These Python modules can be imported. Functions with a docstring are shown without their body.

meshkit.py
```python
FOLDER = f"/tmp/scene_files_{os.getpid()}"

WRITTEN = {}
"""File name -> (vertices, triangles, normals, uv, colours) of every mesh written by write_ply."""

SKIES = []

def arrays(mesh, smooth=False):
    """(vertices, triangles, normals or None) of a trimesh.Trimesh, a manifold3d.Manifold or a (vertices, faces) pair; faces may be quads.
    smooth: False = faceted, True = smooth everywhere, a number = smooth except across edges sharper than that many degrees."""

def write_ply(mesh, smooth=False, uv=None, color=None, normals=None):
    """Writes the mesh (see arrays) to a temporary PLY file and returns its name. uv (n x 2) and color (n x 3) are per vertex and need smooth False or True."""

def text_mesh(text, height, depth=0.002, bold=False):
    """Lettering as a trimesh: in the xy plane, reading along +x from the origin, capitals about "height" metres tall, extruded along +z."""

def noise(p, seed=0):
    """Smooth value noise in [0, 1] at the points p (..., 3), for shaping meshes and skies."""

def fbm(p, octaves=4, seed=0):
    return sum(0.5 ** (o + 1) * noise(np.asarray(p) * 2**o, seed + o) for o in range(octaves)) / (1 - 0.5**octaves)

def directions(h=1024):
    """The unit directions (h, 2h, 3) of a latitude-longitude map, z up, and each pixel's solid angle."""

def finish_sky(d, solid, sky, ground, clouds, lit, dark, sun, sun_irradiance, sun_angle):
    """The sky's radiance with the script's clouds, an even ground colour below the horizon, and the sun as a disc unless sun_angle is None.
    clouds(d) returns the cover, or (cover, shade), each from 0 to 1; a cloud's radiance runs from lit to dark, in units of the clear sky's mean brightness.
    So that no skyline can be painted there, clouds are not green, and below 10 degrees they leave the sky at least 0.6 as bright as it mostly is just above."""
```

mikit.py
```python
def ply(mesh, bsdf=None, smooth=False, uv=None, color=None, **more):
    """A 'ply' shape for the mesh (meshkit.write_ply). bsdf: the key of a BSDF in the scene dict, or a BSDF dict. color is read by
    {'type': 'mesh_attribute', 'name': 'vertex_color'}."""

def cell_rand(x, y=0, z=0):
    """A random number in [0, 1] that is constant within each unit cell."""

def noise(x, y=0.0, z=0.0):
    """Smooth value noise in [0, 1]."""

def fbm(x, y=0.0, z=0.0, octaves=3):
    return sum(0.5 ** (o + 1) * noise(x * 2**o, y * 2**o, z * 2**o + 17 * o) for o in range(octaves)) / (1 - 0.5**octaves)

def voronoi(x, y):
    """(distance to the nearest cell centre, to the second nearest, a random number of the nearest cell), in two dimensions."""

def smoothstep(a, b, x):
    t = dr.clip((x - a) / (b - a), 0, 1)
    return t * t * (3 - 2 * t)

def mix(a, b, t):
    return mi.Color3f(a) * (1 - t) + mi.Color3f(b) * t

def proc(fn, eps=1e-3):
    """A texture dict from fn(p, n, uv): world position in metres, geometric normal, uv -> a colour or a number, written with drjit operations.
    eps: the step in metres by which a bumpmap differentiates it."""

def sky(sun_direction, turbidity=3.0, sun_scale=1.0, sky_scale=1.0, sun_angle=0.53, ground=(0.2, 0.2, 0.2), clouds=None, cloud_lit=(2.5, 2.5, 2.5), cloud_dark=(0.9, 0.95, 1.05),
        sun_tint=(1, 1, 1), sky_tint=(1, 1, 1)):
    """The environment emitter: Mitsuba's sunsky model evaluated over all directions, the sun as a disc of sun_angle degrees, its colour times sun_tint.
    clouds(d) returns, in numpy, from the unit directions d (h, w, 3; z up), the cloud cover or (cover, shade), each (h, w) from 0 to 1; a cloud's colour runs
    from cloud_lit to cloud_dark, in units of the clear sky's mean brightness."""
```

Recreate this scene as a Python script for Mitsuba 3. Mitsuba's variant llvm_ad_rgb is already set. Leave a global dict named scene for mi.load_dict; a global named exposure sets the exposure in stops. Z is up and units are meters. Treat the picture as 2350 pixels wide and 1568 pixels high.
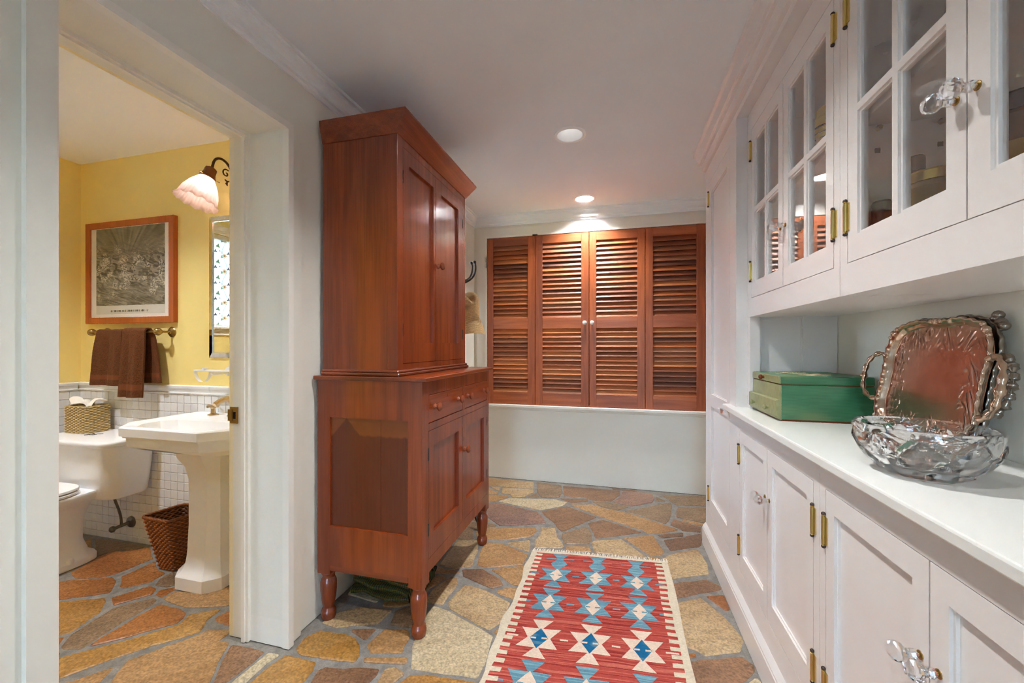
import math, random
import numpy as np
import drjit as dr
import trimesh
import manifold3d as m3
import mitsuba as mi
from shapely.geometry import Polygon, box as sbox
from shapely.ops import unary_union
import mapbox_earcut
import mikit
from mikit import noise, fbm, voronoi, cell_rand, smoothstep, mix

T = mi.ScalarTransform4f
scene, labels = {}, {}
random.seed(7)
RNG = np.random.default_rng(7)

# ------------------------------------------------------------------ camera, sky, exposure
exposure = 3.55
FPX, VPX, HZ, CAMZ = 925.0, 1418.0, 795.0, 1.173
YAW = math.atan((VPX - 1175) / FPX)
scene['camera'] = {
    'type': 'perspective', 'fov': math.degrees(2 * math.atan(1175 / FPX)), 'fov_axis': 'x',
    'principal_point_offset_y': -(HZ - 784) / 1568, 'near_clip': 0.05, 'far_clip': 200.0,
    'to_world': T().look_at(origin=[0, 0, CAMZ], target=[-math.sin(YAW), math.cos(YAW), CAMZ], up=[0, 0, 1])}
scene['sky'] = mikit.sky((0.0, 0.75, 0.66), turbidity=3.0, sun_scale=0.5, sky_scale=8.0, sky_tint=(1.06, 1.02, 0.98), ground=(0.2, 0.21, 0.22))
CAN = 125.0          # radiance of the recessed lamps
BATHCAN = 115.0

# ------------------------------------------------------------------ helpers
def L(*c):
    c = np.array(c if len(c) == 3 else c[0], float) / 255
    return [float(v) for v in np.where(c <= 0.04045, c / 12.92, ((c + 0.055) / 1.055) ** 2.4)]

def num(name):
    if name not in USED:
        USED[name] = 0
        return name
    USED[name] += 1
    return '%s_%03d' % (name, USED[name])
USED = {}

def tag(key, label=None, cat=None, group=None, kind=None):
    d = labels.setdefault(key, {})
    for k, v in (('label', label), ('category', cat), ('group', group), ('kind', kind)):
        if v:
            d[k] = v
    return key

def thing(name, label, cat, group=None):
    return tag(num(name), label, cat, group)

def sh(mesh, mat, smooth=False, **k):
    return mikit.ply(mesh, mat, smooth=smooth, **k)

def put(key, shape, tw=None):
    scene[key] = dict(shape) if tw is None else {**shape, 'to_world': tw}
    return key

def part(parent, name, mesh, mat, smooth=False, label=None, tw=None, **k):
    key = num(parent + '__' + name)
    put(key, mesh if isinstance(mesh, dict) else sh(mesh, mat, smooth, **k), tw)
    if label:
        tag(key, label)
    return key

def struct(name, mesh, mat, label=None, smooth=False):
    key = num(name)
    if mesh is not None:
        put(key, sh(mesh, mat, smooth))
    return tag(key, label, None, None, 'structure')

def hull(pts):
    return m3.Manifold.hull_points(np.asarray(pts, float))

def bx(x0, y0, z0, x1, y1, z1, b=0.0):
    x0, x1 = sorted((x0, x1)); y0, y1 = sorted((y0, y1)); z0, z1 = sorted((z0, z1))
    b = min(b, 0.49 * (x1 - x0), 0.49 * (y1 - y0), 0.49 * (z1 - z0))
    if b <= 0:
        return m3.Manifold.cube([x1 - x0, y1 - y0, z1 - z0]).translate([x0, y0, z0])
    P = []
    for sx, sy, sz in ((0, 1, 1), (1, 0, 1), (1, 1, 0)):
        for x in (x0 + b * sx, x1 - b * sx):
            for y in (y0 + b * sy, y1 - b * sy):
                for z in (z0 + b * sz, z1 - b * sz):
                    P.append((x, y, z))
    return hull(P)

def add(*ms):
    return m3.Manifold.batch_boolean(list(ms), m3.OpType.Add)

def rings(poly):
    ps = [poly] if poly.geom_type == 'Polygon' else list(poly.geoms)
    out = []
    for p in ps:
        out.append(np.array(p.exterior.coords)[:-1])
        out += [np.array(i.coords)[:-1] for i in p.interiors]
    return out

def ext(poly, h):
    """shapely polygon (u, v) extruded to 0..h"""
    return m3.CrossSection(rings(poly), m3.FillRule.EvenOdd).extrude(h)

def face_x(poly_yz, x0, x1):
    m = ext(poly_yz, x1 - x0)      # (y, z, x) -> (x, y, z)
    return m.transform(np.array([[0, 0, 1, x0], [1, 0, 0, 0], [0, 1, 0, 0]], float))

def face_y(poly_xz, y0, y1):
    m = ext(poly_xz, y1 - y0)      # (x, z, y) -> mirrored, fine after reorder
    return m.transform(np.array([[1, 0, 0, 0], [0, 0, -1, y1], [0, 1, 0, 0]], float))

def face_z(poly_xy, z0, z1):
    return ext(poly_xy, z1 - z0).translate([0, 0, z0])

def frame(a0, b0, a1, b1, w, *cuts):
    """rect with rect holes"""
    p = sbox(a0, b0, a1, b1)
    for c in cuts or [(a0 + w, b0 + w, a1 - w, b1 - w)]:
        p = p.difference(sbox(*c))
    return p

def lathe(profile, n=32, c=(0, 0, 0)):
    p = np.asarray(profile, float)
    a = np.arange(n) * 2 * np.pi / n
    v = np.stack([p[:, None, 0] * np.cos(a), p[:, None, 0] * np.sin(a), np.repeat(p[:, 1:2], n, 1)], -1).reshape(-1, 3)
    f = []
    k = len(p)
    i, j = np.meshgrid(np.arange(k - 1), np.arange(n), indexing='ij')
    a_, b_, c_, d_ = i * n + j, i * n + (j + 1) % n, (i + 1) * n + (j + 1) % n, (i + 1) * n + j
    f = np.vstack([np.stack([a_, b_, c_], -1).reshape(-1, 3), np.stack([a_, c_, d_], -1).reshape(-1, 3)])
    m = trimesh.Trimesh(v + np.asarray(c), f, process=False)
    m.update_faces(m.area_faces > 1e-12)
    return m

def ax(m, axis):
    """turn a z-axis mesh so that z points along axis ('x','-x','y','-y')"""
    R = {'x': [[0, 0, 1], [0, 1, 0], [-1, 0, 0]], '-x': [[0, 0, -1], [0, 1, 0], [1, 0, 0]],
         'y': [[1, 0, 0], [0, 0, 1], [0, -1, 0]], '-y': [[1, 0, 0], [0, 0, -1], [0, 1, 0]]}[axis]
    m = m.copy()
    m.vertices = m.vertices @ np.array(R, float).T
    return m

def mv(m, x, y, z):
    m = m.copy()
    m.vertices = m.vertices + [x, y, z]
    return m

def tube(pts, r, n=10, closed=False, cap=True):
    p = np.asarray(pts, float)
    k = len(p)
    r = np.broadcast_to(np.asarray(r, float), (k,))
    t = (np.roll(p, -1, 0) - np.roll(p, 1, 0)) if closed else np.gradient(p, axis=0)
    t /= np.linalg.norm(t, axis=1, keepdims=True) + 1e-12
    up = np.array([0.13, 0.21, 0.97])
    u = np.cross(t[0], up); u /= np.linalg.norm(u)
    U = []
    for i in range(k):
        u = u - t[i] * (u @ t[i]); u /= np.linalg.norm(u) + 1e-12
        U.append(u)
    U = np.array(U); V = np.cross(t, U)
    a = np.arange(n) * 2 * np.pi / n
    v = p[:, None] + r[:, None, None] * (np.cos(a)[None, :, None] * U[:, None] + np.sin(a)[None, :, None] * V[:, None])
    v = v.reshape(-1, 3)
    i, j = np.meshgrid(np.arange(k if closed else k - 1), np.arange(n), indexing='ij')
    i2 = (i + 1) % k
    q = np.stack([i * n + j, i * n + (j + 1) % n, i2 * n + (j + 1) % n, i2 * n + j], -1).reshape(-1, 4)
    f = np.vstack([q[:, [0, 1, 2]], q[:, [0, 2, 3]]])
    if cap and not closed:
        v = np.vstack([v, p[:1], p[-1:]])
        jj = np.arange(n)
        f = np.vstack([f, np.stack([(jj + 1) % n, jj, jj * 0 + len(v) - 2], 1),
                       np.stack([(k - 1) * n + jj, (k - 1) * n + (jj + 1) % n, jj * 0 + len(v) - 1], 1)])
    return trimesh.Trimesh(v, f, process=False)

def cat(*ms):
    out = []
    for m in ms:
        if hasattr(m, 'to_mesh'):
            q = m.to_mesh()
            m = trimesh.Trimesh(np.array(q.vert_properties[:, :3]), np.array(q.tri_verts), process=False)
        out.append(m)
    return trimesh.util.concatenate(out)

def grid(fn, nu, nv, closed_u=False):
    """surface from fn(u, v) -> (..., 3), u, v in 0..1"""
    u = np.linspace(0, 1, nu, endpoint=not closed_u)
    v = np.linspace(0, 1, nv)
    U, V = np.meshgrid(u, v, indexing='ij')
    P = fn(U, V).reshape(-1, 3)
    i, j = np.meshgrid(np.arange(nu if closed_u else nu - 1), np.arange(nv - 1), indexing='ij')
    i2 = (i + 1) % nu
    q = np.stack([i * nv + j, i2 * nv + j, i2 * nv + j + 1, i * nv + j + 1], -1).reshape(-1, 4)
    return trimesh.Trimesh(P, np.vstack([q[:, [0, 1, 2]], q[:, [0, 2, 3]]]), process=False)

def spline(pts, n):
    from scipy.interpolate import CubicSpline
    p = np.asarray(pts, float)
    d = np.r_[0, np.cumsum(np.linalg.norm(np.diff(p, axis=0), axis=1))]
    return CubicSpline(d / d[-1], p)(np.linspace(0, 1, n))

# ------------------------------------------------------------------ materials
def mat(key, d, two=True):
    scene[key] = {'type': 'twosided', 'b': d} if two else d
    return key

def princ(color, rough=0.5, spec=0.5, metallic=0.0, **k):
    c = color if isinstance(color, dict) else {'type': 'rgb', 'value': list(color)}
    return {'type': 'principled', 'base_color': c, 'roughness': rough, 'specular': spec, 'metallic': metallic, **k}

def bump(inner, fn, scale=1.0, eps=1e-3):
    return {'type': 'bumpmap', 'arbitrary': mikit.proc(fn, eps), 'bsdf': inner, 'scale': scale}

def paint(key, rgb, rough=0.45, spec=0.4, amt=0.03):
    c = L(rgb)
    def fn(p, n, uv):
        k = fbm(p.x * 3.1, p.y * 3.1, p.z * 3.1, 2)
        return mi.Color3f(c) * (1 + amt * (k - 0.5) * 2)
    return mat(key, princ(mikit.proc(fn), rough, spec))

paint('paint_wall', (226, 223, 211), 0.55, 0.3)
paint('paint_trim', (234, 229, 218), 0.35, 0.45, 0.02)
paint('paint_ceiling', (228, 230, 230), 0.8, 0.2, 0.015)
paint('paint_crown', (232, 233, 232), 0.35, 0.45, 0.02)
paint('paint_cabinet', (214, 208, 203), 0.3, 0.5, 0.02)
paint('paint_counter', (214, 213, 207), 0.22, 0.5, 0.02)
paint('paint_yellow', (241, 219, 142), 0.55, 0.3, 0.05)
paint('paint_bath_ceiling', (234, 234, 236), 0.8, 0.2)
mat('dark_gap', princ(L(40, 34, 30), 0.9, 0.1))
mat('outside_ground', princ(L(112, 116, 118), 0.9, 0.1))

def wood(key, a, b, c, axis, rough, coat, scale=1.0, spec=0.5, bumpy=0.0, coat_gloss=0.9):
    a, b, c = L(a), L(b), L(c)
    def fn(p, n, uv):
        q = {'x': (p.x, p.y, p.z), 'y': (p.y, p.x, p.z), 'z': (p.z, p.x, p.y)}[axis]
        s, u, v = q[0] * scale, q[1] * scale, q[2] * scale
        w = fbm(s * 0.9, u * 7.0, v * 7.0, 3)
        g = fbm(s * 1.6 + 3.1, u * 30 + w * 5.0, v * 30 + w * 5.0, 2)
        f = noise(s * 9.0, u * 260, v * 260)
        k = dr.clip(0.55 * w + 0.35 * g + 0.18 * f - 0.06, 0, 1)
        col = mix(a, b, smoothstep(0.25, 0.75, k))
        if True:
            col = mix(col, mi.Color3f(c), smoothstep(0.55, 0.8, fbm(s * 0.7 + 9, u * 3 + 2, v * 3, 2)) * 0.7)
        return col
    inner = princ(mikit.proc(fn), rough, spec, clearcoat=coat, clearcoat_gloss=coat_gloss)
    if bumpy:
        inner = bump(inner, lambda p, n, uv: fbm(p.x * 6, p.y * 6, p.z * 2.5, 2) * bumpy, 1.0, 4e-3)
    return mat(key, inner)

CH = ((100, 36, 8), (136, 56, 14), (68, 24, 6))
for a_ in 'xyz':
    wood('cherry_' + a_, *CH, a_, 0.26, 1.0, coat_gloss=0.96, bumpy=0.0016 if a_ == 'z' else 0.0)
RW = ((150, 74, 36), (186, 104, 58), (112, 58, 40))
wood('redwood_z', (134, 62, 28), (176, 92, 46), (96, 48, 32), 'z', 0.45, 0.15, 1.6)
wood('redwood_rail', (140, 66, 32), (180, 98, 52), (92, 46, 30), 'x', 0.45, 0.15, 1.6)
SLATW = [((150, 78, 40), (186, 106, 60), (120, 62, 40)), ((168, 94, 50), (200, 124, 74), (140, 76, 46)), ((122, 64, 38), (154, 86, 54), (84, 48, 36)), ((136, 80, 52), (168, 108, 76), (104, 64, 46)), ((92, 52, 38), (128, 76, 54), (52, 34, 30))]
for i_, w_ in enumerate(SLATW):
    wood('redwood_slat_%d' % i_, *w_, 'x', 0.5, 0.05, 1.5 + .17 * i_)
mat('knob_wood', princ(L(124, 56, 26), 0.2, 0.5, clearcoat=0.8, clearcoat_gloss=0.95))

# stone: one look per tone, relief from fbm, glitter grain as colour
def stone(key, a, b, c):
    a, b, c = L(a), L(b), L(c)
    def fn(p, n, uv):
        w = fbm(p.x * 5 + 2, p.y * 5, 0.3, 3)
        st = fbm(p.x * 6 + p.y * 9, (p.y - 0.6 * p.x) * 38, 0.7, 2)
        gr = noise(p.x * 210, p.y * 210, 1.0)
        gr2 = noise(p.x * 120, p.y * 160, 4.0)
        col = mix(a, b, smoothstep(0.3, 0.7, 0.6 * w + 0.4 * st))
        col = mix(col, mi.Color3f(c), smoothstep(0.55, 0.78, fbm(p.x * 2.6 + 7, p.y * 2.6 + 1, 2.0, 2)) * 0.75)
        return col * (0.48 + 0.46 * gr + 0.34 * gr2)
    inner = princ(mikit.proc(fn), 0.42, 0.5)
    return mat(key, bump(inner, lambda p, n, uv: (fbm(p.x * 70, p.y * 70, 0, 2) * 0.0016 + noise(p.x * 14, p.y * 20, 3) * 0.002), 1.0, 2e-3))
stone('stone_o', (159, 118, 74), (178, 139, 95), (139, 91, 55))
stone('stone_t', (167, 137, 99), (186, 159, 120), (146, 108, 69))
stone('stone_b', (125, 91, 65), (146, 108, 78), (103, 74, 57))
stone('stone_r', (150, 91, 44), (167, 110, 61), (125, 69, 36))
stone('stone_g', (182, 163, 129), (199, 182, 150), (171, 137, 95))
stone('stone_y', (161, 114, 53), (178, 135, 76), (135, 86, 40))
stone('stone_p', (131, 99, 89), (156, 118, 93), (93, 74, 76))
stone('stone_d', (127, 101, 76), (146, 118, 89), (106, 84, 65))
def _grout(p, n, uv):
    k = fbm(p.x * 40, p.y * 40, 0, 3)
    return mix(L(108, 103, 97), L(144, 138, 130), k) * (0.85 + 0.3 * noise(p.x * 300, p.y * 300, 0))
mat('grout', bump(princ(mikit.proc(_grout), 0.85, 0.2), lambda p, n, uv: fbm(p.x * 120, p.y * 120, 0, 2) * 0.001, 1.0, 2e-3))

mat('brass', princ(L(214, 190, 120), 0.25, 0.5, 1.0))
mat('brass_old', princ(L(168, 138, 84), 0.3, 0.5, 1.0))
mat('nickel_warm', princ(L(215, 190, 155), 0.15, 0.5, 1.0))
mat('iron_black', princ(L(28, 26, 26), 0.4, 0.5))
mat('iron_hinge', princ(L(48, 34, 26), 0.5, 0.5))
mat('bronze_dark', princ(L(70, 46, 34), 0.35, 0.5, 0.7))
mat('copper_cap', princ(L(128, 84, 58), 0.3, 0.5, 0.85))
mat('pewter', princ(L(120, 116, 108), 0.3, 0.5, 1.0))
mat('porcelain', princ(L(236, 235, 236), 0.12, 0.5, clearcoat=0.6, clearcoat_gloss=0.98))
mat('porcelain_knob', princ(L(236, 236, 232), 0.1, 0.5, clearcoat=0.8))
mat('tile_white', princ(L(228, 229, 232), 0.12, 0.5, clearcoat=0.5))
mat('tile_grout', princ(L(176, 176, 176), 0.8, 0.2))
mat('white_plastic', princ(L(240, 236, 226), 0.3, 0.5))
mat('white_metal', princ(L(232, 230, 226), 0.4, 0.4))
mat('can_white', princ(L(240, 240, 238), 0.5, 0.4))
scene['pane_glass'] = {'type': 'thindielectric', 'int_ior': 1.5}
scene['glass'] = {'type': 'dielectric', 'int_ior': 1.54}
mat('mirror_glass', {'type': 'conductor', 'material': 'Ag'})

# ------------------------------------------------------------------ the room
XL, XR, YB, ZC = -1.262, 0.895, 3.46, 2.34          # hall: left wall, right wall, back wall, ceiling
YF = -3.2
BXL, BXR, BYB, BYF, BZ = -3.285, -1.52, 1.772, -0.35, 2.322   # bathroom
DY0, DY1, DZ = 0.635, 1.29, 2.018                   # doorway to the bathroom
EY0, EY1, EZ = 2.40, 3.11, 1.97                     # outside doorway behind the hutch
CANS = [(-0.256, y) for y in (3.226, 2.234, 1.2, 0.2)]
BCAN = (-2.46, 0.9)

struct('floor', bx(BXL - .1, YF - .1, -.12, XR + .1, YB + .1, -.004), 'grout', 'irregular flagstone floor in ochre and tan with grey mortar joints')
holes = unary_union([Polygon([(x + .07 * math.cos(a), y + .07 * math.sin(a)) for a in np.arange(40) * math.pi / 20]) for x, y in CANS])
struct('ceiling', face_z(sbox(XL - .02, YF - .1, XR + .1, YB + .12).difference(holes), ZC, ZC + .02), 'paint_ceiling', 'smooth white hallway ceiling')
bh = Polygon([(BCAN[0] + .07 * math.cos(a), BCAN[1] + .07 * math.sin(a)) for a in np.arange(40) * math.pi / 20])
struct('ceiling_bathroom', face_z(sbox(BXL - .05, BYF - .05, BXR, BYB + .05).difference(bh), BZ, BZ + .02), 'paint_bath_ceiling', 'smooth white bathroom ceiling')
# roof slab, keeps the sky out of the ceiling void
struct('ceiling_upper', bx(BXL - .15, YF - .15, 2.56, XR + .15, YB + .35, 2.62), 'paint_ceiling')
struct('wall_void_left', bx(BXL - .15, YF - .15, ZC, BXL - .1, YB + .3, 2.56), 'paint_ceiling')
struct('wall_void_right', bx(XR + .1, YF - .15, ZC, XR + .15, YB + .3, 2.56), 'paint_ceiling')
struct('wall_void_front', bx(BXL - .1, YF - .15, ZC, XR + .1, YF - .1, 2.56), 'paint_ceiling')
struct('wall_void_back', bx(BXL - .1, YB + .25, ZC, XR + .1, YB + .3, 2.56), 'paint_ceiling')

wl = sbox(YF, 0, YB + .1, ZC).difference(unary_union([sbox(DY0, -1, DY1, DZ), sbox(EY0, .95, EY1, EZ)]))
struct('wall_left', face_x(wl, BXR + .012, XL), 'paint_wall', 'white painted hallway wall around the bathroom doorway')
OX0, OX1, OZ0, OZ1 = -1.135, 0.668, 0.661, 2.138     # opening closed by the shutters
wb = sbox(XL - .02, 0, XR + .1, ZC).difference(sbox(OX0, OZ0, OX1, OZ1))
struct('wall_back', face_y(wb, YB, YB + .10), 'paint_wall', 'white end wall of the hallway below and above the louvred shutters')
struct('wall_back_recess', face_y(frame(OX0 - .03, OZ0 - .03, OX1 + .03, OZ1 + .03, .03), YB + .1, YB + .24), 'dark_gap')
struct('wall_back_recess', bx(OX0 - .03, YB + .22, OZ0 - .03, OX1 + .03, YB + .24, OZ1 + .03), 'dark_gap')
struct('wall_right', bx(XR - .006, YF, 0, XR + .1, YB + .1, ZC), 'paint_wall', 'white back panel of the open niche over the counter')
wf = sbox(XL - .3, 0, XR + .1, ZC).difference(sbox(-.55, -1, .3, 2.05))  # unseen opening behind the camera, added so sky light fills the hall
struct('wall_front', face_y(wf, YF - .1, YF), 'paint_wall')
# bathroom walls
struct('wall_bathroom_back', bx(BXL - .1, BYB, 0, BXR + .012, BYB + .1, BZ + .02), 'paint_yellow', 'yellow bathroom wall over white tile wainscot')
WY0, WY1, WZ0, WZ1 = 0.18, 0.90, 1.34, 2.13          # bathroom window in the left wall
wwin = sbox(BYF - .1, 0, BYB, BZ + .02).difference(sbox(WY0, WZ0, WY1, WZ1))
struct('wall_bathroom_left', face_x(wwin, BXL - .1, BXL), 'paint_yellow', 'yellow bathroom side wall over white tile')
struct('wall_bathroom_front', bx(BXL, BYF - .1, 0, BXR + .012, BYF, BZ + .02), 'paint_yellow')
wr = sbox(BYF, 0, BYB, BZ + .02).difference(sbox(DY0, -1, DY1, DZ))
struct('wall_bathroom_right', face_x(wr, BXR, BXR + .012), 'paint_yellow')
struct('ground', bx(-9, -12, -.35, 8, 9, -.3), 'outside_ground', 'ground outside')

# ------------------------------------------------------------------ mouldings
CR = [(0, 0), (0, -.095), (.008, -.095), (.011, -.08), (.019, -.073), (.021, -.055), (.029, -.036), (.037, -.026), (.038, -.017), (.048, -.015), (.048, 0)]
def crown_y(prof, x, sgn, y0, y1, z=ZC):
    return face_y(Polygon([(x + sgn * a, z + b) for a, b in prof]).buffer(0), y0, y1)
def crown_x(prof, y, sgn, x0, x1, z=ZC):
    return face_x(Polygon([(y + sgn * a, z + b) for a, b in prof]).buffer(0), x0, x1)
struct('trim_1', crown_y(CR, XL, 1, YF, YB), 'paint_crown', 'white crown moulding along the hallway wall')
struct('trim_2', crown_x(CR, YB, -1, XL, XR), 'paint_crown', 'white crown moulding over the shutters')
CT = [(0, 0), (0, -.135), (.012, -.13), (.018, -.125), (.02, -.088), (.03, -.082), (.031, -.072), (.037, -.066), (.045, -.045), (.05, -.03), (.06, -.02), (.06, 0)]
ry, rx = crown_y(CT, .505, -1, -1.2, 2.70), crown_x(CT, 2.605, 1, .43, XR)
near = bx(.3, -2, 2, 1, 2.605, 3)
far = bx(.505, 2.5, 2, 1, 3, 3)
struct('trim_3', add(ry ^ near, rx ^ far, ry ^ rx), 'paint_cabinet', 'stepped crown moulding along the top of the cabinets')
# shutter opening: casing, bead, sill
cas = frame(OX0 - .095, OZ0 - .02, OX1 + .095, OZ1 + .085, 0, (OX0 - .006, OZ0 - .1, OX1 + .006, OZ1 + .006))
t4 = struct('trim_4', face_y(cas, YB - .018, YB), 'paint_wall', 'flat white casing around the louvred shutters')
part(t4, 'bead', face_y(frame(OX0 - .014, OZ0, OX1 + .014, OZ1 + .014, 0, (OX0, OZ0 - .1, OX1, OZ1)), YB - .026, YB - .01), 'paint_trim')
part(t4, 'sill', bx(OX0 - .06, YB - .045, OZ0 - .024, XR - .02, YB + .02, OZ0, .004), 'paint_trim')
struct('trim_5', bx(-1.072, YB - .004, 0.0, XR - .02, YB, .612), 'paint_wall', 'white panel under the shutter sill')
# bathroom doorway: lining, stop, casing with bead
d1 = num('door_1'); tag(d1, 'white painted door frame of the bathroom doorway', None, None, 'structure')
fr = lambda a, top: sbox(DY0 - a, -1, DY1 + a, DZ + top)
op = sbox(DY0 + .001, -2, DY1 - .001, DZ - .001)
clipf = sbox(-5, 0, 5, 3)
part(d1, 'lining', face_x(fr(.012, .012).difference(sbox(DY0 + .0, -2, DY1 - .0, DZ)).intersection(clipf), BXR - .004, XL + .012), 'paint_trim')
st = fr(0, 0).difference(sbox(DY0 + .012, -2, DY1 - .012, DZ - .012)).intersection(clipf)
part(d1, 'stop', face_x(st, -1.452, -1.418), 'paint_trim')
st2 = fr(0, 0).difference(sbox(DY0 + .018, -2, DY1 - .018, DZ - .018)).intersection(clipf)
part(d1, 'stop_bead', face_x(st2, -1.445, -1.43), 'paint_trim')
cs = Polygon([(DY0 - .055, 0), (DY0 - .055, DZ + .083), (DY1 + .076, DZ + .083), (DY1 + .076, 0)]).difference(sbox(DY0 - .004, -2, DY1 + .004, DZ + .004))
part(d1, 'casing', face_x(cs, XL, XL + .016), 'paint_wall')
nearb = sbox(DY0 - 1, -1, DY0 + .04, 3)
bd = fr(.027, .027).difference(sbox(DY0 - .002, -2, DY1 + .002, DZ + .002)).intersection(clipf).difference(sbox(DY0 - 1, -1, DY0, 3))
part(d1, 'casing_bead', face_x(bd, XL, XL + .025), 'paint_trim')
bd2 = fr(.022, .022).difference(sbox(DY0 + .003, -2, DY1 - .003, DZ - .003)).intersection(clipf).difference(sbox(DY0 - 1, -1, DY0 + .01, 3))
part(d1, 'casing_bead', face_x(bd2, XL + .002, XL + .032), 'paint_trim')
sp = add(bx(-1.518, 1.2865, .862, -1.478, 1.2895, .928), bx(-1.526, 1.284, .872, -1.505, 1.2895, .918)) - bx(-1.502, 1.2, .88, -1.488, 1.5, .908)
part(d1, 'strike_plate', sp, 'brass_old', label='aged brass strike plate')
part(d1, 'strike_hole', bx(-1.502, 1.2885, .88, -1.488, 1.2895, .908), 'dark_gap')
# outside doorway behind the hutch
d2 = num('door_2'); tag(d2, 'white casing of the outside doorway behind the wooden hutch', None, None, 'structure')
part(d2, 'leaf', add(bx(BXR + .02, EY0 + .014, .01, BXR + .06, EY1 - .014, .949, .003), bx(BXR + .02, EY0 + .014, .949, BXR + .06, EY0 + .10, EZ - .014), bx(BXR + .02, EY1 - .10, .949, BXR + .06, EY1 - .014, EZ - .014)), 'paint_trim')  # unseen leaf, lower half made solid to keep sky light from under the hutch
ec = sbox(EY0 - .1, 0, EY1 + .108, EZ + .085).difference(sbox(EY0, -1, EY1, EZ))
part(d2, 'casing', face_x(ec, XL, XL + .018), 'paint_trim')
part(d2, 'lining', face_x(sbox(EY0, 0, EY1, EZ).difference(sbox(EY0 + .012, -1, EY1 - .012, EZ - .012)), BXR - .1, XL), 'paint_trim')
# the shell behind the bathroom wall, open at the outside doorway
struct('wall_outer', face_x(sbox(BYB + .1, 0, YB + .25, ZC).difference(sbox(EY0 - .02, -1, EY1 + .02, EZ + .02)), BXR - .14, BXR + .012), 'paint_wall')

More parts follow.
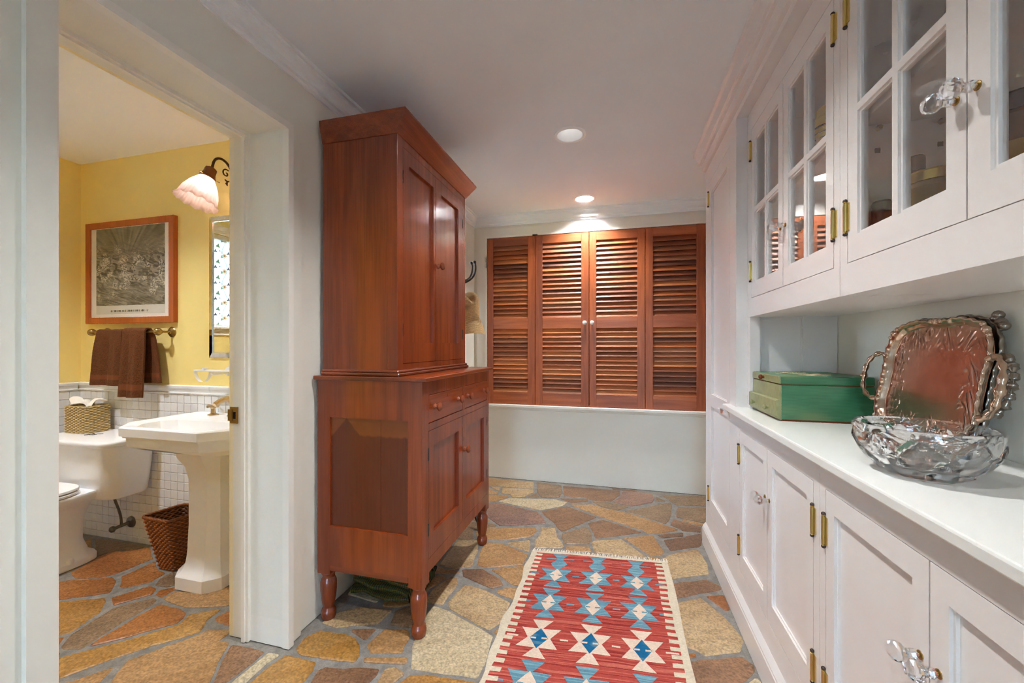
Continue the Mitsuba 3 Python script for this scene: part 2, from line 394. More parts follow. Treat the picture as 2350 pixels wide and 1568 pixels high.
# ------------------------------------------------------------------ recessed lamps
ring = lathe([(.068, .0), (.069, -.003), (.074, -.006), (.086, -.004), (.09, .0), (.09, .002), (.068, .002)], 48)
cone = lathe([(.068, .0), (.066, .012), (.056, .055), (.05, .07)], 48)
cone.invert()
disc = lathe([(.0, .0), (.049, .0)], 40)
for k, (x, y) in enumerate(CANS + [BCAN]):
    z = ZC if k < len(CANS) else BZ
    if k < 2:
        lab = ('larger recessed ceiling light nearer the camera', 'smaller-looking recessed ceiling light close to the shutters')[k == 0]
    elif k < len(CANS):
        lab = None
    else:
        lab = None
    t = thing('recessed_light', lab or ['recessed ceiling light over the hallway between cabinets and bathroom door', 'recessed ceiling light over the front of the hallway', 'recessed ceiling light in the bathroom'][k - 2], 'ceiling light')
    part(t, 'trim_ring', mv(ring, x, y, z), 'can_white', 30)
    part(t, 'reflector', mv(cone, x, y, z), 'can_white', 30)
    g = mv(disc, x, y, z + .068)
    if g.face_normals[0][2] > 0:
        g.invert()
    p = (CAN, .12, CAN, .55 * CAN, BATHCAN)[k]      # the second lamp is dimmed right down
    d = sh(g, 'can_white')
    d['emitter'] = {'type': 'area', 'radiance': {'type': 'rgb', 'value': ([p * .95, p * .98, p] if k < len(CANS) else [p * .92, p * .97, p * 1.02])}}
    put(t + '__bulb', d)

# ------------------------------------------------------------------ flagstones
SCOL = {'o': 'stone_o', 't': 'stone_t', 'b': 'stone_b', 'r': 'stone_r', 'g': 'stone_g', 'y': 'stone_y', 'p': 'stone_p', 'd': 'stone_d'}
STONES = """r -2.749,1.446 -2.8,1.594 -2.797,1.639 -2.647,1.737 -2.485,1.652 -2.509,1.488 -2.533,1.456 -2.607,1.421 -2.657,1.413 -2.706,1.426
d -2.692,1.767 -2.666,1.739 -2.805,1.647 -2.812,1.591 -2.824,1.588 -3.159,1.776
r -2.67,1.39 -2.637,1.404 -2.602,1.41 -2.489,1.467 -2.429,1.448 -2.342,1.372 -2.507,1.272 -2.696,1.368
r -2.447,1.638 -2.338,1.576 -2.265,1.563 -2.254,1.484 -2.322,1.414 -2.357,1.419 -2.402,1.455 -2.451,1.483
y -2.32,1.338 -2.283,1.322 -2.213,1.26 -2.173,1.141 -2.187,1.125 -2.206,1.119 -2.495,1.265
r -2.218,1.46 -2.163,1.451 -2.133,1.413 -2.212,1.308 -2.288,1.346
d -2.242,1.59 -2.104,1.495 -2.129,1.474 -2.198,1.469 -2.238,1.518
o -2.054,1.457 -1.898,1.475 -1.832,1.566 -1.694,1.529 -1.711,1.435 -1.874,1.381 -2.003,1.392 -2.045,1.402
d -2.193,1.297 -2.099,1.396 -2.066,1.388 -2.05,1.359 -2.034,1.191 -2.015,1.088 -2.078,1.069 -2.106,1.076 -2.156,1.133
r -1.895,1.367 -1.839,1.351 -1.818,1.326 -1.809,1.292 -1.919,1.175 -2.005,1.101 -2.015,1.154 -2.014,1.21 -2.022,1.28 -2.015,1.368
y -1.715,1.418 -1.704,1.334 -1.682,1.311 -1.664,1.275 -1.774,1.164 -1.843,1.076 -1.911,0.969 -2.041,1.035 -1.895,1.172 -1.794,1.285 -1.813,1.35
r -1.668,1.427 -1.581,1.426 -1.481,1.337 -1.559,1.333 -1.655,1.343 -1.688,1.36
o -1.544,1.32 -1.494,1.268 -1.438,1.171 -1.377,1.09 -1.35,1.042 -1.668,0.958 -1.711,1.002 -1.774,1.094 -1.652,1.265 -1.646,1.293
o -1.855,0.972 -1.788,1.061 -1.722,0.953 -1.872,0.923 -1.883,0.955
b -1.314,1.258 -1.311,1.21 -1.326,1.053 -1.34,1.049 -1.367,1.097 -1.428,1.178 -1.474,1.257
g -1.237,1.275 -1.258,1.213 -1.254,1.076 -1.305,1.063 -1.297,1.256
y -1.086,1.264 -1.068,1.226 -1.061,1.131 -1.24,1.084 -1.24,1.202 -1.222,1.267
y -1.221,1.359 -1.19,1.411 -1.081,1.42 -1.026,1.41 -0.981,1.38 -0.95,1.334 -0.946,1.3 -1.161,1.278 -1.189,1.286 -1.211,1.304
b -0.97,1.48 -0.977,1.407 -1.084,1.447
t -1.209,1.513 -1.118,1.583 -0.97,1.602 -0.982,1.506 -1.075,1.471 -1.136,1.439 -1.218,1.45
o -0.848,1.506 -0.824,1.49 -0.81,1.461 -0.809,1.42 -0.798,1.386 -0.916,1.355 -0.956,1.387 -0.936,1.489
o -0.765,1.373 -0.758,1.341 -0.916,1.31 -0.928,1.33
t -0.784,1.32 -0.737,1.3 -0.771,1.226 -0.811,1.216 -0.82,1.304
b -1.053,1.234 -1.037,1.254 -0.84,1.299 -0.833,1.271 -0.847,1.199 -1.03,1.151
g -0.724,1.66 -0.49,1.561 -0.475,1.431 -0.481,1.347 -0.73,1.328 -0.779,1.428 -0.79,1.477 -0.769,1.51 -0.813,1.605 -0.809,1.678
y -0.718,1.301 -0.662,1.318 -0.482,1.33 -0.427,1.339 -0.444,1.289 -0.751,1.216 -0.74,1.257
d -0.955,1.6 -0.906,1.652 -0.83,1.528 -0.843,1.517 -0.93,1.514
t -0.815,2.311 -0.777,2.187 -0.754,2.029 -0.818,1.987 -0.872,1.981 -0.929,2 -0.942,2.277
o -0.689,2.312 -0.633,2.295 -0.491,2.224 -0.495,2.115 -0.671,2.034 -0.731,2.044 -0.761,2.162 -0.768,2.296
t -0.518,2.394 -0.499,2.33 -0.492,2.252 -0.579,2.283 -0.651,2.322
o -0.518,2.569 -0.497,2.52 -0.526,2.431 -0.679,2.347 -0.765,2.335 -0.836,2.338 -0.876,2.42 -0.818,2.478
b -0.694,2.02 -0.579,1.955 -0.545,1.905 -0.59,1.865 -0.766,1.929 -0.793,1.986
o -0.649,2.024 -0.492,2.103 -0.461,2.089 -0.45,1.923 -0.509,1.922 -0.57,1.973
o -0.526,1.892 -0.478,1.902 -0.448,1.882 -0.461,1.819 -0.484,1.813 -0.538,1.831 -0.568,1.85
t -0.617,1.844 -0.476,1.783 -0.485,1.637 -0.516,1.588 -0.725,1.672 -0.753,1.711 -0.731,1.863
t -0.782,1.902 -0.766,1.862 -0.77,1.694 -0.814,1.689 -0.862,1.694 -0.868,1.785 -0.82,1.915
t -0.703,3.418 -0.675,3.263 -1.046,3.238 -1.175,3.255 -1.237,3.427 -1.109,3.432
t -0.671,3.241 -0.653,3.176 -0.713,3.051 -0.795,3.03 -0.825,3.086 -0.899,3.089 -0.929,3.22
o -0.836,3.066 -0.832,3.02 -0.892,2.932 -0.94,2.91 -1.04,2.924 -1.071,3.011
d -0.461,3.392 -0.432,3.234 -0.441,3.133 -0.573,3.088 -0.631,3.205 -0.678,3.424
d -0.636,3.169 -0.589,3.094 -0.69,3.053
b 0.019,3.398 0.018,3.297 -0.054,3.142 -0.185,3.128 -0.239,3.159 -0.407,3.164 -0.449,3.394
b -0.232,3.141 -0.222,3.136 -0.219,3.089 -0.332,3.04 -0.445,3.105
p 0.261,3.394 0.275,3.29 0.253,3.203 0.094,3.084 -0.04,3.136 0.029,3.293 0.031,3.357 0.042,3.393
d -0.061,3.117 0.08,3.071 0.003,2.987 -0.115,3.02 -0.191,3.102
g -0.807,3.016 -0.464,3.075 -0.369,3.04 -0.396,2.965 -0.535,2.845 -0.882,2.925
p -0.874,2.897 -0.557,2.813 -0.5,2.734 -0.459,2.634 -0.751,2.534 -0.866,2.638 -0.942,2.869
b -0.36,2.965 -0.141,2.829 -0.34,2.548 -0.524,2.822
o -0.188,3.048 -0.142,3.031 -0.119,3.009 0.009,2.977 0.076,2.953 0.178,2.896 0.38,2.766 0.266,2.694 0.187,2.656 0.154,2.699 -0.108,2.84 -0.35,3.006
d 0.382,3.237 0.384,3.142 0.337,2.905 0.304,2.834 0.186,2.914 0.039,2.979
d 0.356,3.25 0.277,3.229 0.287,3.289 0.283,3.345
d 0.661,3.434 0.764,3.439 0.72,3.239 0.418,3.192 0.327,3.385
d 0.616,3.199 0.713,3.21 0.643,2.893 0.388,2.968 0.402,3.074 0.427,3.158
b 0.522,2.847 0.504,2.763 0.401,2.754 0.389,2.774 0.334,2.827 0.365,2.929
b -0.1,2.799 0.153,2.671 -0.131,2.511 -0.193,2.719
t -0.391,2.592 -0.364,2.474 -0.305,2.369 -0.318,2.342 -0.469,2.308 -0.486,2.39 -0.468,2.487 -0.486,2.582
d -0.166,2.594 -0.151,2.504 -0.167,2.43 -0.302,2.394 -0.336,2.468 -0.337,2.522 -0.196,2.666
t 0.02,2.546 0.146,2.378 0.144,2.345 -0.128,2.34 -0.151,2.446 -0.144,2.482
o 0.21,2.649 0.257,2.447 0.231,2.395 0.169,2.395 0.032,2.565
o -0.165,2.406 -0.141,2.343 -0.281,2.317 -0.296,2.361 -0.294,2.372
b 0.399,2.735 0.39,2.679 0.265,2.623 0.233,2.655
b 0.338,2.643 0.396,2.669 0.403,2.684 0.507,2.75 0.477,2.587 0.458,2.558 0.291,2.467 0.268,2.598
t 0.321,2.455 0.448,2.526 0.466,2.369 0.454,2.267 0.244,2.165 0.224,2.268 0.245,2.379
b 0.431,2.214 0.488,2.169 0.481,2.137 0.241,1.998 0.249,2.13
r 0.484,2.101 0.485,1.985 0.462,1.972 0.398,2.064
t 0.375,2.047 0.447,1.925 0.488,1.8 0.454,1.721 0.321,1.665 0.296,1.685 0.255,1.698 0.24,1.834 0.242,1.967
r 0.291,1.674 0.286,1.649 0.249,1.635 0.249,1.658
b 0.454,1.698 0.487,1.661 0.477,1.629 0.39,1.534 0.248,1.496 0.249,1.617
g 0.486,1.582 0.436,1.546 0.42,1.549 0.489,1.619"""

def slab(poly, z0, z1, bev):
    q = np.array(poly.exterior.coords)[:-1]
    if not poly.exterior.is_ccw:
        q = q[::-1]
    pts = []
    for i in range(len(q)):
        a, b = q[i], q[(i + 1) % len(q)]
        n = max(1, int(np.linalg.norm(b - a) / .05))
        for k in range(n):
            w = a + (b - a) * k / n
            if k:
                w = w + RNG.uniform(-.004, .004, 2)
            pts.append(w)
    p = np.array(pts)
    t = np.roll(p, -1, 0) - np.roll(p, 1, 0)
    nrm = np.stack([-t[:, 1], t[:, 0]], 1)
    nrm /= np.linalg.norm(nrm, axis=1, keepdims=True) + 1e-9
    ins = p + nrm * bev * RNG.uniform(.7, 1.4, (len(p), 1))
    n = len(p)
    F = np.asarray(mapbox_earcut.triangulate_float64(np.ascontiguousarray(ins), np.array([n], np.uint32))).reshape(-1, 3).astype(int)
    V = ins
    tilt = RNG.uniform(-.002, .002, 2)
    c = p.mean(0)
    top = np.c_[V, z1 + (V - c) @ tilt]
    rim = np.c_[p, z1 - bev * .45 + (p - c) @ tilt]
    bot = np.c_[p, np.full(n, z0)]
    # V keeps the order of ins
    i = np.arange(n); j = (i + 1) % n
    v = np.vstack([top, rim, bot])
    f = np.vstack([F if Polygon(ins).exterior.is_ccw else F[:, ::-1], np.c_[i + n, j + n, j], np.c_[i + n, j, i], np.c_[i + 2 * n, j + 2 * n, j + n], np.c_[i + 2 * n, j + n, i + n]])
    m = trimesh.Trimesh(v, f, process=False)
    if m.face_normals[:len(F), 2].mean() < 0:
        m.faces[:len(F)] = m.faces[:len(F)][:, ::-1]
    return m

stones = []
for l in STONES.strip().split('\n'):
    c, *ps = l.split()
    stones.append((c, Polygon([tuple(map(float, q.split(','))) for q in ps])))
known = unary_union([p for _, p in stones])
room = unary_union([sbox(XL + .02, YF + .02, .484, YB - .02), sbox(BXL + .03, BYF + .02, BXR - .02, BYB - .03), sbox(BXR - .03, DY0 + .03, XL + .03, DY1 - .03), sbox(.484, 2.62, XR - .03, YB - .03)])
from scipy.spatial import Voronoi
rs = np.random.default_rng(21)
P = []
for gx in np.arange(-3.6, 1.4, .34):
    for gy in np.arange(-3.6, 3.9, .3):
        P.append((gx + rs.uniform(-.13, .13), gy + rs.uniform(-.12, .12)))
vor = Voronoi(np.array(P))
kb = known.buffer(.016)
for r in vor.point_region:
    reg = vor.regions[r]
    if -1 in reg or len(reg) < 3:
        continue
    q = Polygon(vor.vertices[reg]).buffer(-.013).intersection(room).difference(kb)
    for g in ([q] if q.geom_type == 'Polygon' else getattr(q, 'geoms', [])):
        if g.geom_type == 'Polygon' and g.area > .004:
            g = g.buffer(-.012).buffer(.012).simplify(.004)
            if g.geom_type == 'Polygon' and g.area > .004:
                bath = g.centroid.x < -1.4
                stones.append((rs.choice(list('rrody' if bath else 'ooottbdgy')), g))
for c, p in stones:
    p = p.intersection(room)
    if p.geom_type != 'Polygon':
        p = max(p.geoms, key=lambda g: g.area)
    p = p.buffer(-.009).buffer(.009)
    if p.geom_type != 'Polygon' or p.area < 2e-4:
        continue
    m = slab(p, -.006, RNG.uniform(-.0012, .0008), .006)
    if m is not None:
        part('floor', 'stone', m, SCOL[c], 25)

# ------------------------------------------------------------------ bathroom tiles
def rbox(w, h, d):          # tile in the x-z plane, front at y = 0 facing -y
    return bx(-w / 2, 0, -h / 2, w / 2, d, h / 2, .0018)
TP = .0508
tile_b = sh(rbox(TP - .0028, TP - .0028, .006), 'tile_white')
tile_l = sh(rbox(TP - .0028, TP - .0028, .006).rotate([0, 0, 90]), 'tile_white')
back, left = 'wall_bathroom_back', 'wall_bathroom_left'
part(back, 'tile_bed', bx(BXL, BYB - .004, 0, BXR, BYB, .9), 'tile_grout')
part(left, 'tile_bed', bx(BXL, BYF, 0, BXL + .004, BYB, .9), 'tile_grout')
rest_b, rest_l = [], []
tz = [.895 - TP * (k + .5) for k in range(18)]
for z in tz:
    k = 0
    x = BXL + TP / 2 + .004
    while x < BXR:
        seen = (z > .63 and x < -2.02) or (-2.80 < x < -2.05)
        if seen:
            part(back, 'tile', tile_b, None, tw=T().translate([x, BYB - .007, z]))
        else:
            rest_b.append(rbox(TP - .0028, TP - .0028, .006).translate([x, BYB - .007, z]))
        x += TP
    y = BYB - TP / 2 - .006
    k = 0
    while y > BYF:
        if k < 3:
            part(left, 'tile', tile_l, None, tw=T().translate([BXL + .007, y, z]))
        elif y > .9:
            rest_l.append(rbox(TP - .0028, TP - .0028, .006).rotate([0, 0, 90]).translate([BXL + .007, y, z]))
        y -= TP; k += 1
tag(part(back, 'tile_rest', cat(*rest_b), 'tile_white'), 'rows of small square white tiles', kind='stuff')
tag(part(left, 'tile_rest', cat(*rest_l), 'tile_white'), 'rows of small square white tiles', kind='stuff')
RAIL = [(0, 0), (.012, 0), (.016, .008), (.010, .014), (.012, .026), (.018, .034), (.018, .048), (.012, .053), (0, .053)]
for k, x in enumerate(np.arange(BXL + .004, BXR, .152)):
    part(back, 'rail_tile', face_x(Polygon([(BYB - a, .896 + b) for a, b in RAIL]), x, min(x + .1505, BXR)), 'tile_white', 40)
for k, y in enumerate(np.arange(BYB - .02, BYF + .16, -.152)):
    part(left, 'rail_tile', face_y(Polygon([(BXL + a, .896 + b) for a, b in RAIL]), y - .1505, y), 'tile_white', 40)

# ------------------------------------------------------------------ built-in cabinets on the right
XF, XU = .505, .55
def hinge_mesh():
    m = [mv(lathe([(0, -.037), (.0042, -.035), (.0042, .035), (0, .037)], 12), 0, 0, 0)]
    for s in (-1, 1):
        m.append(mv(trimesh.creation.icosphere(1, .0048), 0, 0, s * .040))
        m.append(bx(.001, s * .002, -.034, .004, s * .014, .034))
    for z in (-.02, .0, .02):
        m.append(mv(lathe([(.0048, -.001), (.0048, .001)], 12), 0, 0, z - .01 + .01))
    return cat(*m)
HINGE = sh(hinge_mesh(), 'brass', 40)
HDARK = sh(trimesh.creation.icosphere(1, .0052), 'iron_hinge', 40)
kp = [(0, 0), (.0075, 0), (.0075, .0015), (.0035, .0025), (.0035, .0055), (0, .0055)]
gp = [(0, .006), (.007, .006), (.0095, .010), (.0075, .016), (.0075, .020), (.0135, .025), (.017, .032), (.016, .040), (.009, .046), (.0, .047)]
KN_BASE = sh(ax(lathe(kp, 16), '-x'), 'brass_old', 30)
KN_GLASS = sh(ax(lathe(gp, 8), '-x'), 'glass')
def hinge(root, x, y, z):
    h = part(root, 'hinge', HINGE, None, tw=T().translate([x - .004, y, z]), label='small brass butt hinge')
    for s in (-1, 1):
        part(h, 'pin_tip', HDARK, None, tw=T().translate([x - .004, y, z + s * .041]))
def gknob(root, x, y, z):
    k = part(root, 'knob', KN_GLASS, None, tw=T().translate([x, y, z]), label='clear faceted glass knob')
    part(k, 'base', KN_BASE, None, tw=T().translate([x, y, z]))
def panel_door(root, x, y0, y1, z0, z1, w, cuts, name='door'):
    g = .0018
    a = frame(y0 + g, z0 + g, y1 - g, z1 - g, w, *cuts)
    d = part(root, name, face_x(a, x, x + .02), 'paint_cabinet')
    for c in cuts or [(y0 + w, z0 + w, y1 - w, z1 - w)]:
        b = .005
        part(d, 'panel', bx(x + .011, c[0] - .006, c[1] - .006, x + .017, c[2] + .006, c[3] + .006), 'paint_cabinet')
        lo = frame(c[0] - .002, c[1] - .002, c[2] + .002, c[3] + .002, .007)
        part(d, 'panel_bead', face_x(lo, x + .006, x + .012), 'paint_cabinet')
    return d

# tall cupboard
t = thing('tall_cabinet', 'tall narrow built-in cupboard with a two-panel white door at the far end of the counter', 'cabinet')
TY0, TY1 = 1.972, 2.605
body = bx(XF, TY0, 0, XR - .008, TY1, ZC - .001) - bx(XF - .1, 2.076, .225, XF + .022, 2.522, 2.107)
body = body - bx(.592, TY0 - 1, .955, .755, TY0 + .008, 1.29)
part(t, 'body', body, 'paint_cabinet')
panel_door(t, XF, 2.076, 2.522, .225, 2.107, .054, [(2.13, .905, 2.466, 2.033), (2.13, .312, 2.466, .836)])
for z in (.33, 2.016):
    hinge(t, XF, 2.524, z)
gknob(t, XF, 2.105, .867)
part(t, 'niche_stile', bx(.76, TY0 - .006, .906, .808, TY0 + .002, 1.3), 'paint_cabinet')
struct('baseboard_right', face_y(Polygon([(XF, 0), (.486, 0), (.486, .098), (.489, .102), (.489, .108), (XF, .128)]), -1.0, 2.612), 'paint_cabinet', 'white baseboard along the foot of the cabinets')

# base cabinets and counter
YS = [(1.2115, 1.9715), (.447, 1.2105), (-.33, .446)]
DO = [(1.245, 1.59, 1.922), (.483, .831, 1.180), (-.29, .06, .412)]
names = ['nearest the tall cupboard', 'in the foreground under the cut-glass bowl', 'next to the camera']
for k in range(3):
    y0, y1 = YS[k]; a, m_, b = DO[k]
    t = thing('base_cabinet', 'white two-door base cabinet below the counter, ' + names[k], 'cabinet')
    part(t, 'body', bx(XF, y0, 0, XR - .008, y1, .879) - bx(XF - .1, a, .215, XF + .022, b, .815), 'paint_cabinet')
    for (p, q) in ((m_, b), (a, m_)):
        panel_door(t, XF, p, q, .215, .815, .041, [(p + .041, .29, q - .041, .763)])
    for z in (.71, .32):
        hinge(t, XF, b + .002, z); hinge(t, XF, a - .002, z)
    for s in (-1, 1):
        gknob(t, XF, m_ + s * .021, .64)
ct = thing('countertop', 'long white painted countertop running above the base cabinets', 'countertop')
prof = [(.473, .884), (.473, .900), (.4745, .9035), (.478, .905), (XR - .007, .905), (XR - .007, .88), (.477, .88)]
pr2 = [(.473, .884), (.473, .900), (.4745, .9035), (.478, .905), (XF - .0005, .905), (XF - .0005, .88), (.477, .88)]
part(ct, 'top', add(face_y(Polygon(prof), -.35, TY0 - .0005), face_y(Polygon(pr2), TY0 - .001, 2.075)), 'paint_counter')

# wall cabinets with glazed doors
UD = [(1.241, 1.58, 1.922), (.477, .8235, 1.177), (-.29, .06, .412)]
UNAME = ['with a two-by-two glazed door pair next to the tall cupboard', 'with large glazed doors in the right foreground', 'with glazed doors beside the camera']
soff = struct('trim_6', bx(XF, -1.0, 2.178, XR - .008, TY0 - .001, ZC - .001), 'paint_cabinet', 'white soffit board between wall cabinets and crown')
for k in range(3):
    y0, y1 = YS[k]; a, m_, b = UD[k]
    t = thing('wall_cabinet', 'white wall cabinet ' + UNAME[k], 'cabinet')
    body = bx(XU, y0, 1.30, XR - .008, y1, 2.177)
    body = body - bx(XU + .022, y0 + .015, 1.398, XR - .016, y1 - .015, 2.14) - bx(XU - .1, a, 1.378, XU + .024, b, 2.095)
    part(t, 'body', body, 'paint_cabinet')
    part(t, 'shelf', bx(XU + .03, y0 + .016, 1.722, XR - .017, y1 - .016, 1.742), 'paint_cabinet')
    if k < 2:
        for px_ in (.622, .748):
            part(t, 'peg_hole', bx(px_ - .006, y1 - .0165, 1.652, px_ + .006, y1 - .0145, 1.664, .001), 'bronze_dark')
            part(t, 'shelf_peg', mv(ax(lathe([(0, 0), (.006, 0), (.007, .008), (.005, .014), (0, .015)], 14), '-y'), px_, y1 - .0145, 1.711), 'brass_old', 40)
    for (p, q) in ((m_, b), (a, m_)):
        g = .0018
        gy0, gy1, gz0, gz1 = p + .043, q - .043, 1.441, 2.035
        my, mz = (gy0 + gy1) / 2, 1.742
        w = .009
        L4 = [(gy0, gz0, my - w, mz - w), (my + w, gz0, gy1, mz - w), (gy0, mz + w, my - w, gz1), (my + w, mz + w, gy1, gz1)]
        d = part(t, 'door', face_x(frame(p + g, 1.378 + g, q - g, 2.095 - g, 0, *L4), XU, XU + .022), 'paint_cabinet')
        e = .006
        outer = frame(gy0 - .001, gz0 - .001, gy1 + .001, gz1 + .001, 0, *[(c[0] + e, c[1] + e, c[2] - e, c[3] - e) for c in L4])
        part(d, 'glazing_bead', face_x(outer, XU + .005, XU + .015), 'paint_cabinet')
        for c in L4:
            v = np.array([[XU + .010, c[0], c[1]], [XU + .010, c[2], c[1]], [XU + .010, c[2], c[3]], [XU + .010, c[0], c[3]]])
            part(d, 'pane', trimesh.Trimesh(v, [[0, 2, 1], [0, 3, 2]], process=False), 'pane_glass')
    for z in (2.006, 1.492):
        hinge(t, XU, b + .002, z); hinge(t, XU, a - .002, z)
    for s in (-1, 1):
        gknob(t, XU, m_ + s * .021, 1.585)
struct('trim_7', bx(XU, 1.938, .9055, .588, TY0 - .0005, 1.2995), 'paint_cabinet', 'narrow white post at the left end of the niche')

# ------------------------------------------------------------------ louvred shutters
SX = [(-1.132, -.698), (-.694, -.236), (-.232, .213), (.217, .664)]
ST = [(.055, .063), (.063, .064), (.057, .060), (.057, .064)]
SLAB = ['leftmost louvred redwood shutter, beside the hanging hat', 'second louvred redwood shutter from the left, with the left white knob', 'third louvred redwood shutter from the left, with the right white knob', 'rightmost louvred redwood shutter, greyer and worn, beside the tall cupboard']
kn = [(0, 0), (.008, 0), (.007, .008), (.012, .013), (.0175, .02), (.018, .027), (.013, .034), (0, .037)]
for k, (x0, x1) in enumerate(SX):
    t = thing('louvered_shutter', SLAB[k], 'shutter', None)
    z0, z1 = .664, 2.134 + (.002 if k in (1, 2) else 0)
    a, b = x0 + ST[k][0], x1 - ST[k][1]
    ya, yb = YB - .022, YB + .008
    for (p, q, nm) in ((x0, a, 'stile'), (b, x1, 'stile')):
        part(t, nm, bx(p, ya, z0, q, yb, z1, .002), 'redwood_z')
    for (p, q) in ((z0, .77), (1.325, 1.418), (2.062, z1)):
        part(t, 'rail', bx(a, ya + .001, p, b, yb - .001, q, .0015), 'redwood_rail')
    c = math.radians(60)
    prof = np.array([[-.0235, -.002], [-.021, -.003], [.021, -.003], [.0235, -.002], [.0235, .002], [.021, .003], [-.021, .003], [-.0235, .002]])
    R = np.array([[math.cos(c), -math.sin(c)], [math.sin(c), math.cos(c)]])
    pp = prof @ R.T
    sm_ = face_x(Polygon(pp), a, b)
    slats = [sh(sm_, 'redwood_slat_%d' % q) for q in range(5)]
    for lo, hi in ((.77, 1.325), (1.418, 2.062)):
        n = int(round((hi - lo) / .0395)) - 0
        for i in range(n):
            z = lo + (i + .5) * (hi - lo) / n
            part(t, 'slat', random.choices(slats, (5, 3, 4, 3, 1) if k < 3 else (2, 1, 4, 6, 2))[0], None, tw=T().translate([0, YB - .005, z]).rotate([1, 0, 0], random.uniform(-5, 5)))
    if k in (1, 2):
        kx = -.269 if k == 1 else -.208
        part(t, 'knob', mv(ax(lathe(kn, 24), '-y'), kx, ya, 1.371), 'porcelain_knob', 30, label='round white porcelain knob')
    if k in (0, 3):
        for z in (1.925, .80):
            hx = x0 - .012 if k == 0 else x1 + .004
            part(t, 'hinge', cat(bx(hx - .008, ya - .004, z - .05, hx + .008, ya - .001, z + .05), mv(lathe([(0, -.05), (.004, -.05), (.004, .05), (0, .05)], 10), hx + .006, ya - .005, z)), 'pewter' if k == 0 else 'brass_old', 30, label='metal hinge')
for x in (-.696,):
    part('trim_4', 'top_catch', bx(x - .022, YB - .028, 2.137, x + .022, YB - .012, 2.146), 'iron_hinge')

# ------------------------------------------------------------------ cherry hutch (step-back cupboard)
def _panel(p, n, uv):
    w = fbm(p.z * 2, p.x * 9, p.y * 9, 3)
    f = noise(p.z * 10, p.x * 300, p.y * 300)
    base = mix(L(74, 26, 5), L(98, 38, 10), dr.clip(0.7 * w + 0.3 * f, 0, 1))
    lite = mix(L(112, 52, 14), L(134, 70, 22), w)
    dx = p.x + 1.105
    arch = 0.868 - dr.minimum(dr.abs(dx) * 1.1, 0.07 + dr.maximum(-dx - 0.05, 0) * 8.0) + 0.006 * noise(p.x * 60, 1, 2)  # panel tone is darker below this arched line, lighter above it
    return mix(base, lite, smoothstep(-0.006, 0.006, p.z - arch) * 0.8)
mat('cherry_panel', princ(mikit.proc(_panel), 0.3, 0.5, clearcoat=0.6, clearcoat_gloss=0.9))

h = thing('hutch', 'tall cherry wood step-back hutch with panelled doors and turned legs', 'hutch')
HX0, HX1, HY0, HY1 = XL + .02, -.75, 1.455, 2.305
UX1, UY0, UY1 = -.88, 1.488, 2.249
blk = bx(HX0, HY0, .245, HX1, HY1, 1.031)
for c in ((HX0, HY0), (HX1 - .062, HY0), (HX0, HY1 - .06), (HX1 - .062, HY1 - .06)):
    blk = add(blk, bx(c[0], c[1], .205, c[0] + .062, c[1] + .06, 1.031))
blk = add(blk, bx(HX0, HY0 + .003, .222, HX1 - .02, HY0 + .022, .3), bx(HX0, HY1 - .022, .222, HX1 - .02, HY1 - .003, .3))
LPX0, LPX1 = -1.18, -.814
for ya, yb in ((HY0 - 1, HY0 + .011), (HY1 - .011, HY1 + 1)):
    blk = blk - bx(LPX0, ya, .412, LPX1, yb, .873)
DR = [(1.512, 1.886), (1.912, 2.275)]
for a, b in DR:
    blk = blk - bx(HX1 - .02, a, .855, HX1 + .1, b, .973)
blk = blk - bx(HX1 - .022, 1.508, .300, HX1 + .1, 2.272, .825)
part(h, 'base_case', blk, 'cherry_z')
part(h, 'side_panel', bx(LPX0 - .002, HY0 + .009, .41, (LPX0 + LPX1) / 2 + .055, HY0 + .013, .875), 'cherry_panel', label='wood panel with a darker arch-shaped area')
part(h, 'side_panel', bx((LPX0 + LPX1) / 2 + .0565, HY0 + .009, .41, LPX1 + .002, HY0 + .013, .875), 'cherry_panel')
part(h, 'side_rail', bx(LPX0, HY0 + .001, .873, LPX1, HY0 + .012, 1.030), 'cherry_x')
part(h, 'side_skirt', bx(LPX0, HY0 + .001, .222, LPX1, HY0 + .012, .412), 'cherry_x')
part(h, 'top_board', bx(HX0 - .012, HY0 - .014, 1.031, HX1 + .02, HY1 + .016, 1.048, .003), 'cherry_y')
kprof = [(0, -.002), (.0125, -.002), (.0125, .003), (.008, .008), (.0075, .012), (.013, .016), (.018, .021), (.0185, .026), (.014, .031), (.006, .0335), (0, .034)]
WK = ax(lathe(kprof, 24), 'x')
for a, b in DR:
    d = part(h, 'drawer', bx(HX1 - .018, a + .002, .857, HX1, b - .002, .971, .0015), 'cherry_y')
    for y in ((1.567, 1.822) if a < 1.6 else (1.952, 2.208)):
        part(d, 'knob', mv(WK, HX1, y, .918), 'knob_wood', 40)
    part(d, 'keyhole', bx(HX1 - .002, (a + b) / 2 - .003, .945, HX1 + .0004, (a + b) / 2 + .003, .958), 'iron_hinge')
def hdoor(nm, x, a, b, z0, z1, pan):
    d = part(h, nm, face_x(frame(a + .0015, z0 + .0015, b - .0015, z1 - .0015, 0, pan), x - .02, x), 'cherry_z')
    part(d, 'panel', bx(x - .018, pan[0] - .005, pan[1] - .005, x - .012, pan[2] + .005, pan[3] + .005), 'cherry_z')
    return d
dl = hdoor('lower_door', HX1, 1.508, 1.884, .300, .825, (1.559, .394, 1.833, .760))
dr_ = hdoor('lower_door', HX1, 1.884, 2.272, .300, .825, (1.933, .392, 2.216, .762))
part(dr_, 'knob', mv(WK, HX1, 1.905, .655), 'knob_wood', 40)
part(dr_, 'keyhole', bx(HX1 - .002, 1.897, .70, HX1 + .0004, 1.903, .716), 'iron_hinge')
